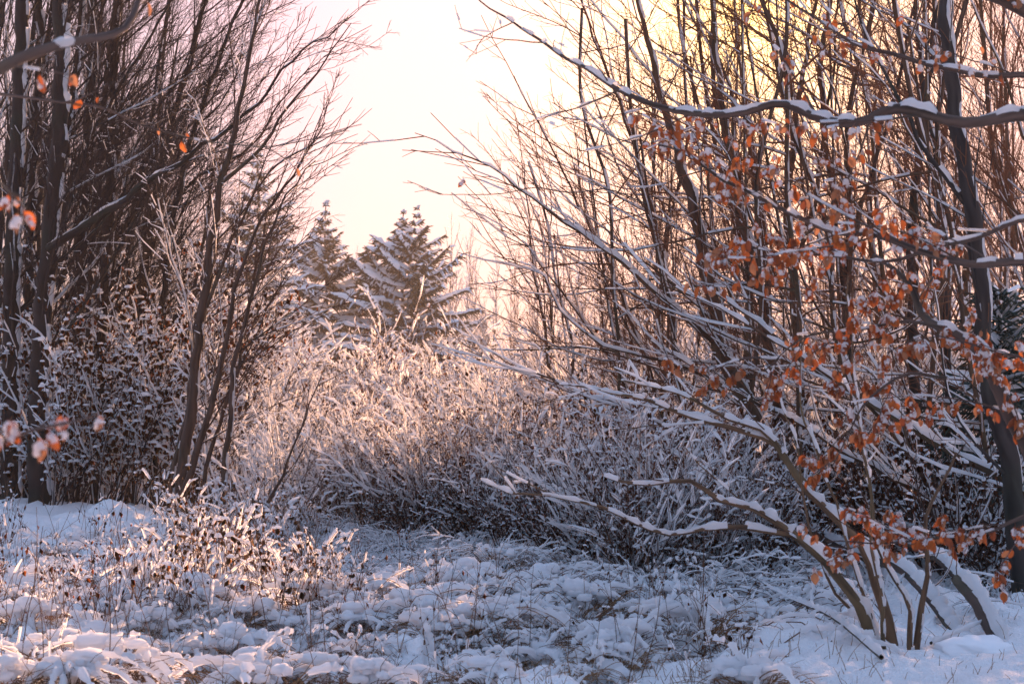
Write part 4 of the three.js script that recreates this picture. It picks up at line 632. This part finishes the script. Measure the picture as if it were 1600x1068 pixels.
{
  const R = rng(1500); let k = 0;
  const onSnow = (x0, x1, y0, y1) => ground(lerp(x0, x1, R()), lerp(y0, y1, R()));
  const sizeAt = p => lerp(1, 0.55, sstep(-10, -17, p[2])), clearOf = p => !(p[0] > 1.3 && p[2] > -10.4 && R() < 0.85);
  for (let i = 0; i < 64; i++) { const p = onSnow(-60, 1250, 840, 1070); if (!clearOf(p)) continue; tus[k++ % 6](p, R() * 6.283, (0.5 + 0.6 * R()) * sizeAt(p), `arching snowy grass tuft ${where(p)}`, 'snowy grass tufts of the foreground'); }
  for (let i = 0; i < 80; i++) { const p = onSnow(500, 1330, 850, 1010); if (!clearOf(p)) continue; mat_[k++ % 4](p, R() * 6.283, (0.55 + 0.6 * R()) * sizeAt(p), `flattened snow-matted grass tuft ${where(p)}`, 'matted snowy tufts of the foreground'); }
  for (let i = 0; i < 100; i++) { const p = onSnow(-40, 1250, 850, 1085); if (!clearOf(p)) continue; pock[k++ % 6](p, R() * 6.283, (0.5 + 0.65 * R()) * sizeAt(p), `snow-capped tuft, brown beneath, ${where(p)}`, 'snow-capped hollow tufts of the foreground'); }
  for (let i = 0; i < 120; i++) { const p = onSnow(-30, 560, 800, 1080); stalk[k++ % 5](p, R() * 6.283, 0.5 + 0.7 * R(), `thin dry weed stalk ${where(p)}`, 'dry weed stalks in the snow'); }
  for (let i = 0; i < 60; i++) { const p = onSnow(560, 1150, 880, 1085); stalk[k++ % 5](p, R() * 6.283, 0.45 + 0.6 * R(), `thin dry weed stalk ${where(p)}`, 'dry weed stalks in the snow'); }
  for (let i = 0; i < 34; i++) { const p = onSnow(-20, 480, 796, 1000); dock[k++ % 4](p, R() * 6.283, 0.55 + 0.55 * R(), `ragged brown weed clump ${where(p)}`, 'brown weed clumps on the left'); }
  for (let i = 0; i < 16; i++) { const p = onSnow(500, 1200, 900, 1070); dock[k++ % 4](p, R() * 6.283, 0.4 + 0.4 * R(), `small ragged brown weed clump ${where(p)}`, 'brown weed clumps in the middle foreground'); }
  for (let i = 0; i < 46; i++) { const p = onSnow(255, 530, 812, 950); lit[k++ % 3](p, R() * 6.283, 0.4 + 0.8 * R(), `snow-crusted sunlit weed clump ${where(p)}`, 'sunlit weed clumps below the left stems'); }
  for (let i = 0; i < 34; i++) { const p = onSnow(520, 1010, 828, 905); bram[k++ % 4](p, R() * 6.283, 0.28 + 0.3 * R(), `arching snow-lined bramble ${where(p)}`, 'brambles at the foot of the middle thicket'); }
  for (let i = 0; i < 14; i++) { const p = onSnow(1020, 1280, 875, 945); bram[k++ % 4](p, R() * 6.283, 0.4 + 0.35 * R(), `arching snow-lined bramble in the tangle ${where(p)}`, 'brambles left of the hazel'); }
  for (let i = 0; i < 8; i++) { const p = onSnow(1450, 1640, 880, 960); bram[k++ % 4](p, R() * 6.283, 0.4 + 0.3 * R(), `low snowy bramble by fallen branches, ${depthOf(p)}`, 'brambles right of the hazel'); }
}

{ // bent stems lying criss-cross over the snow, each under its own lumpy ridge of snow
  const R = rng(1550), bg = new G(), sg = new G(), pg = new G();
  for (let i = 0; i < 900; i++) {
    const q = ground(lerp(-80, 1350, R()), 838 + 190 * Math.pow(R(), 1.2)); if (q[0] > 1.2 && q[2] > -10.6 && R() < 0.9) continue; if (R() < Math.exp(-Math.pow(q[0] + 1.75, 2) / 0.35) * 0.6) continue;
    let a = R() * 6.283; const L = 0.25 + 0.6 * R(), n = 12, arc = 0.02 + 0.11 * R() * R(), pts = []; let x = q[0], z = q[2];
    for (let k = 0; k <= n; k++) { pts.push([x, H(x, z) - 0.006 + arc * Math.sin(Math.PI * k / n) + 0.008 * (R() - 0.5), z]); a += (R() - 0.5) * 0.55; x += Math.cos(a) * L / n; z += Math.sin(a) * L / n; }
    const r = 0.003 + 0.003 * R(), rad = pts.map(() => r); tube(bg, pts, rad, 3); const f = 0.003 + 0.010 * R() * R(); snowOn(sg, pts, rad.map(v => v + f), { amt: 1.1 + 0.5 * R(), seed: R() * 99, cover: -0.1, fine: true, freq: 5, lumpy: 1.0, step: L / 22, width: 1.5 });
  }
  for (let i = 0; i < 4200; i++) { const q = ground(lerp(-80, 1700, R()), 830 + 260 * R()); const d = norm([(R() - 0.5) * 1.4, 1, (R() - 0.5) * 1.4]), b = wander([q[0], q[1] - 0.02, q[2]], d, 0.05 + 0.22 * R() * R(), 0.0026, 0.0012, { seg: 0.05, gnarl: 0.2, up: -2 }, R); if (q[0] > 1.2 && R() < 0.7) continue; tube(pg, b.pts, b.rad, 3); }
  const o = new THREE.Group(); o.name = 'snow_litter'; o.userData = { label: 'tangle of bent stems and grass tips under and through the open snow', category: 'ground cover', kind: 'stuff' }; scene.add(o);
  mesh('bent_stems', bg, M.straw, o, 'stuff'); mesh('snow', sg, M.snow, o, 'stuff'); mesh('grass_tips', pg, M.strawTan, o, 'stuff');
}

// ================================================================ fallen branches
function fallen(label, pts, r0, r1, seed, tw = 2.5) {
  const w = pts.map(([x, y, h]) => { const p = ground(x, y); p[1] += h; return p; }), base = w[0], root = thing('fallen_branch', label, 'fallen branch', base), R = rng(seed), s = stem(rel(w, base), r0, r1, 0.08), brs = [];
  sprout(brs, s, 0, [{ dens: tw, tMin: 0.2, ang: 0.7, ratio: 0.35, min: 0.12, max: 0.6, fade: 0.3, seg: 0.09, gnarl: 0.15, up: 0.1, rMin: 0.004, slim: 0.009 }], R);
  dress(root, [s], brs, { seed, stemName: 'wood', bark: [0.06, 0.042, 0.033], snow: 1.7, twigSnow: 0.7, cover: -0.2, snowStep: 0.035, limbs: 3, limbSides: 5, limbStep: 0.05, sides: 8 });
}
fallen('fallen pole under thick snow slanting down to the right behind the hazel foot', [[1255, 885, 0.35], [1330, 915, 0.28], [1420, 950, 0.2], [1500, 985, -0.06]], 0.05, 0.03, 1601);
fallen('upper fallen pole lying across the dark undergrowth right of the hazel', [[1300, 872, 0.4], [1400, 905, 0.35], [1480, 935, 0.25], [1560, 975, -0.05]], 0.04, 0.025, 1602);
fallen('short snow-capped log end lying on the snow near the right edge', [[1500, 955, 0.22], [1530, 975, 0.14], [1562, 1000, -0.05]], 0.055, 0.05, 1603, 0);
fallen('snowy stick lying from the open snow up to the hazel foot on its left', [[1378, 1030, 0.03], [1310, 985, 0.06], [1250, 965, 0.1], [1180, 945, 0.16], [1090, 940, 0.2]], 0.014, 0.006, 1604);
fallen('dark bare stick lying on the snow right of the hazel foot', [[1455, 1012, 0.03], [1500, 1000, 0.06], [1545, 990, 0.1]], 0.010, 0.006, 1605, 0);
fallen('dead bough arching over the brush pile left of the hazel', [[1280, 900, 0.1], [1220, 885, 0.35], [1150, 880, 0.42], [1080, 890, 0.3], [1000, 905, 0.08]], 0.022, 0.008, 1606, 5);
fallen('second dead bough crossing the brush pile left of the hazel', [[1010, 880, 0.12], [1090, 870, 0.35], [1170, 878, 0.4], [1240, 905, 0.1]], 0.02, 0.008, 1607, 5);
{
  const p = ground(1522, 1018), r = thing('snow_mound', 'smooth rounded hump of snow on the open ground near the right edge', 'snow mound', p), g = new G(); lump(g, [0, -0.03, 0], 0.26, 0.13, 0.2, 4.4, 24, 12); mesh('snow', g, M.snowSolid, r);
}
console.log('triangles', Math.round(TRIS), 'meshes', MESHES);
renderer.render(scene, camera);
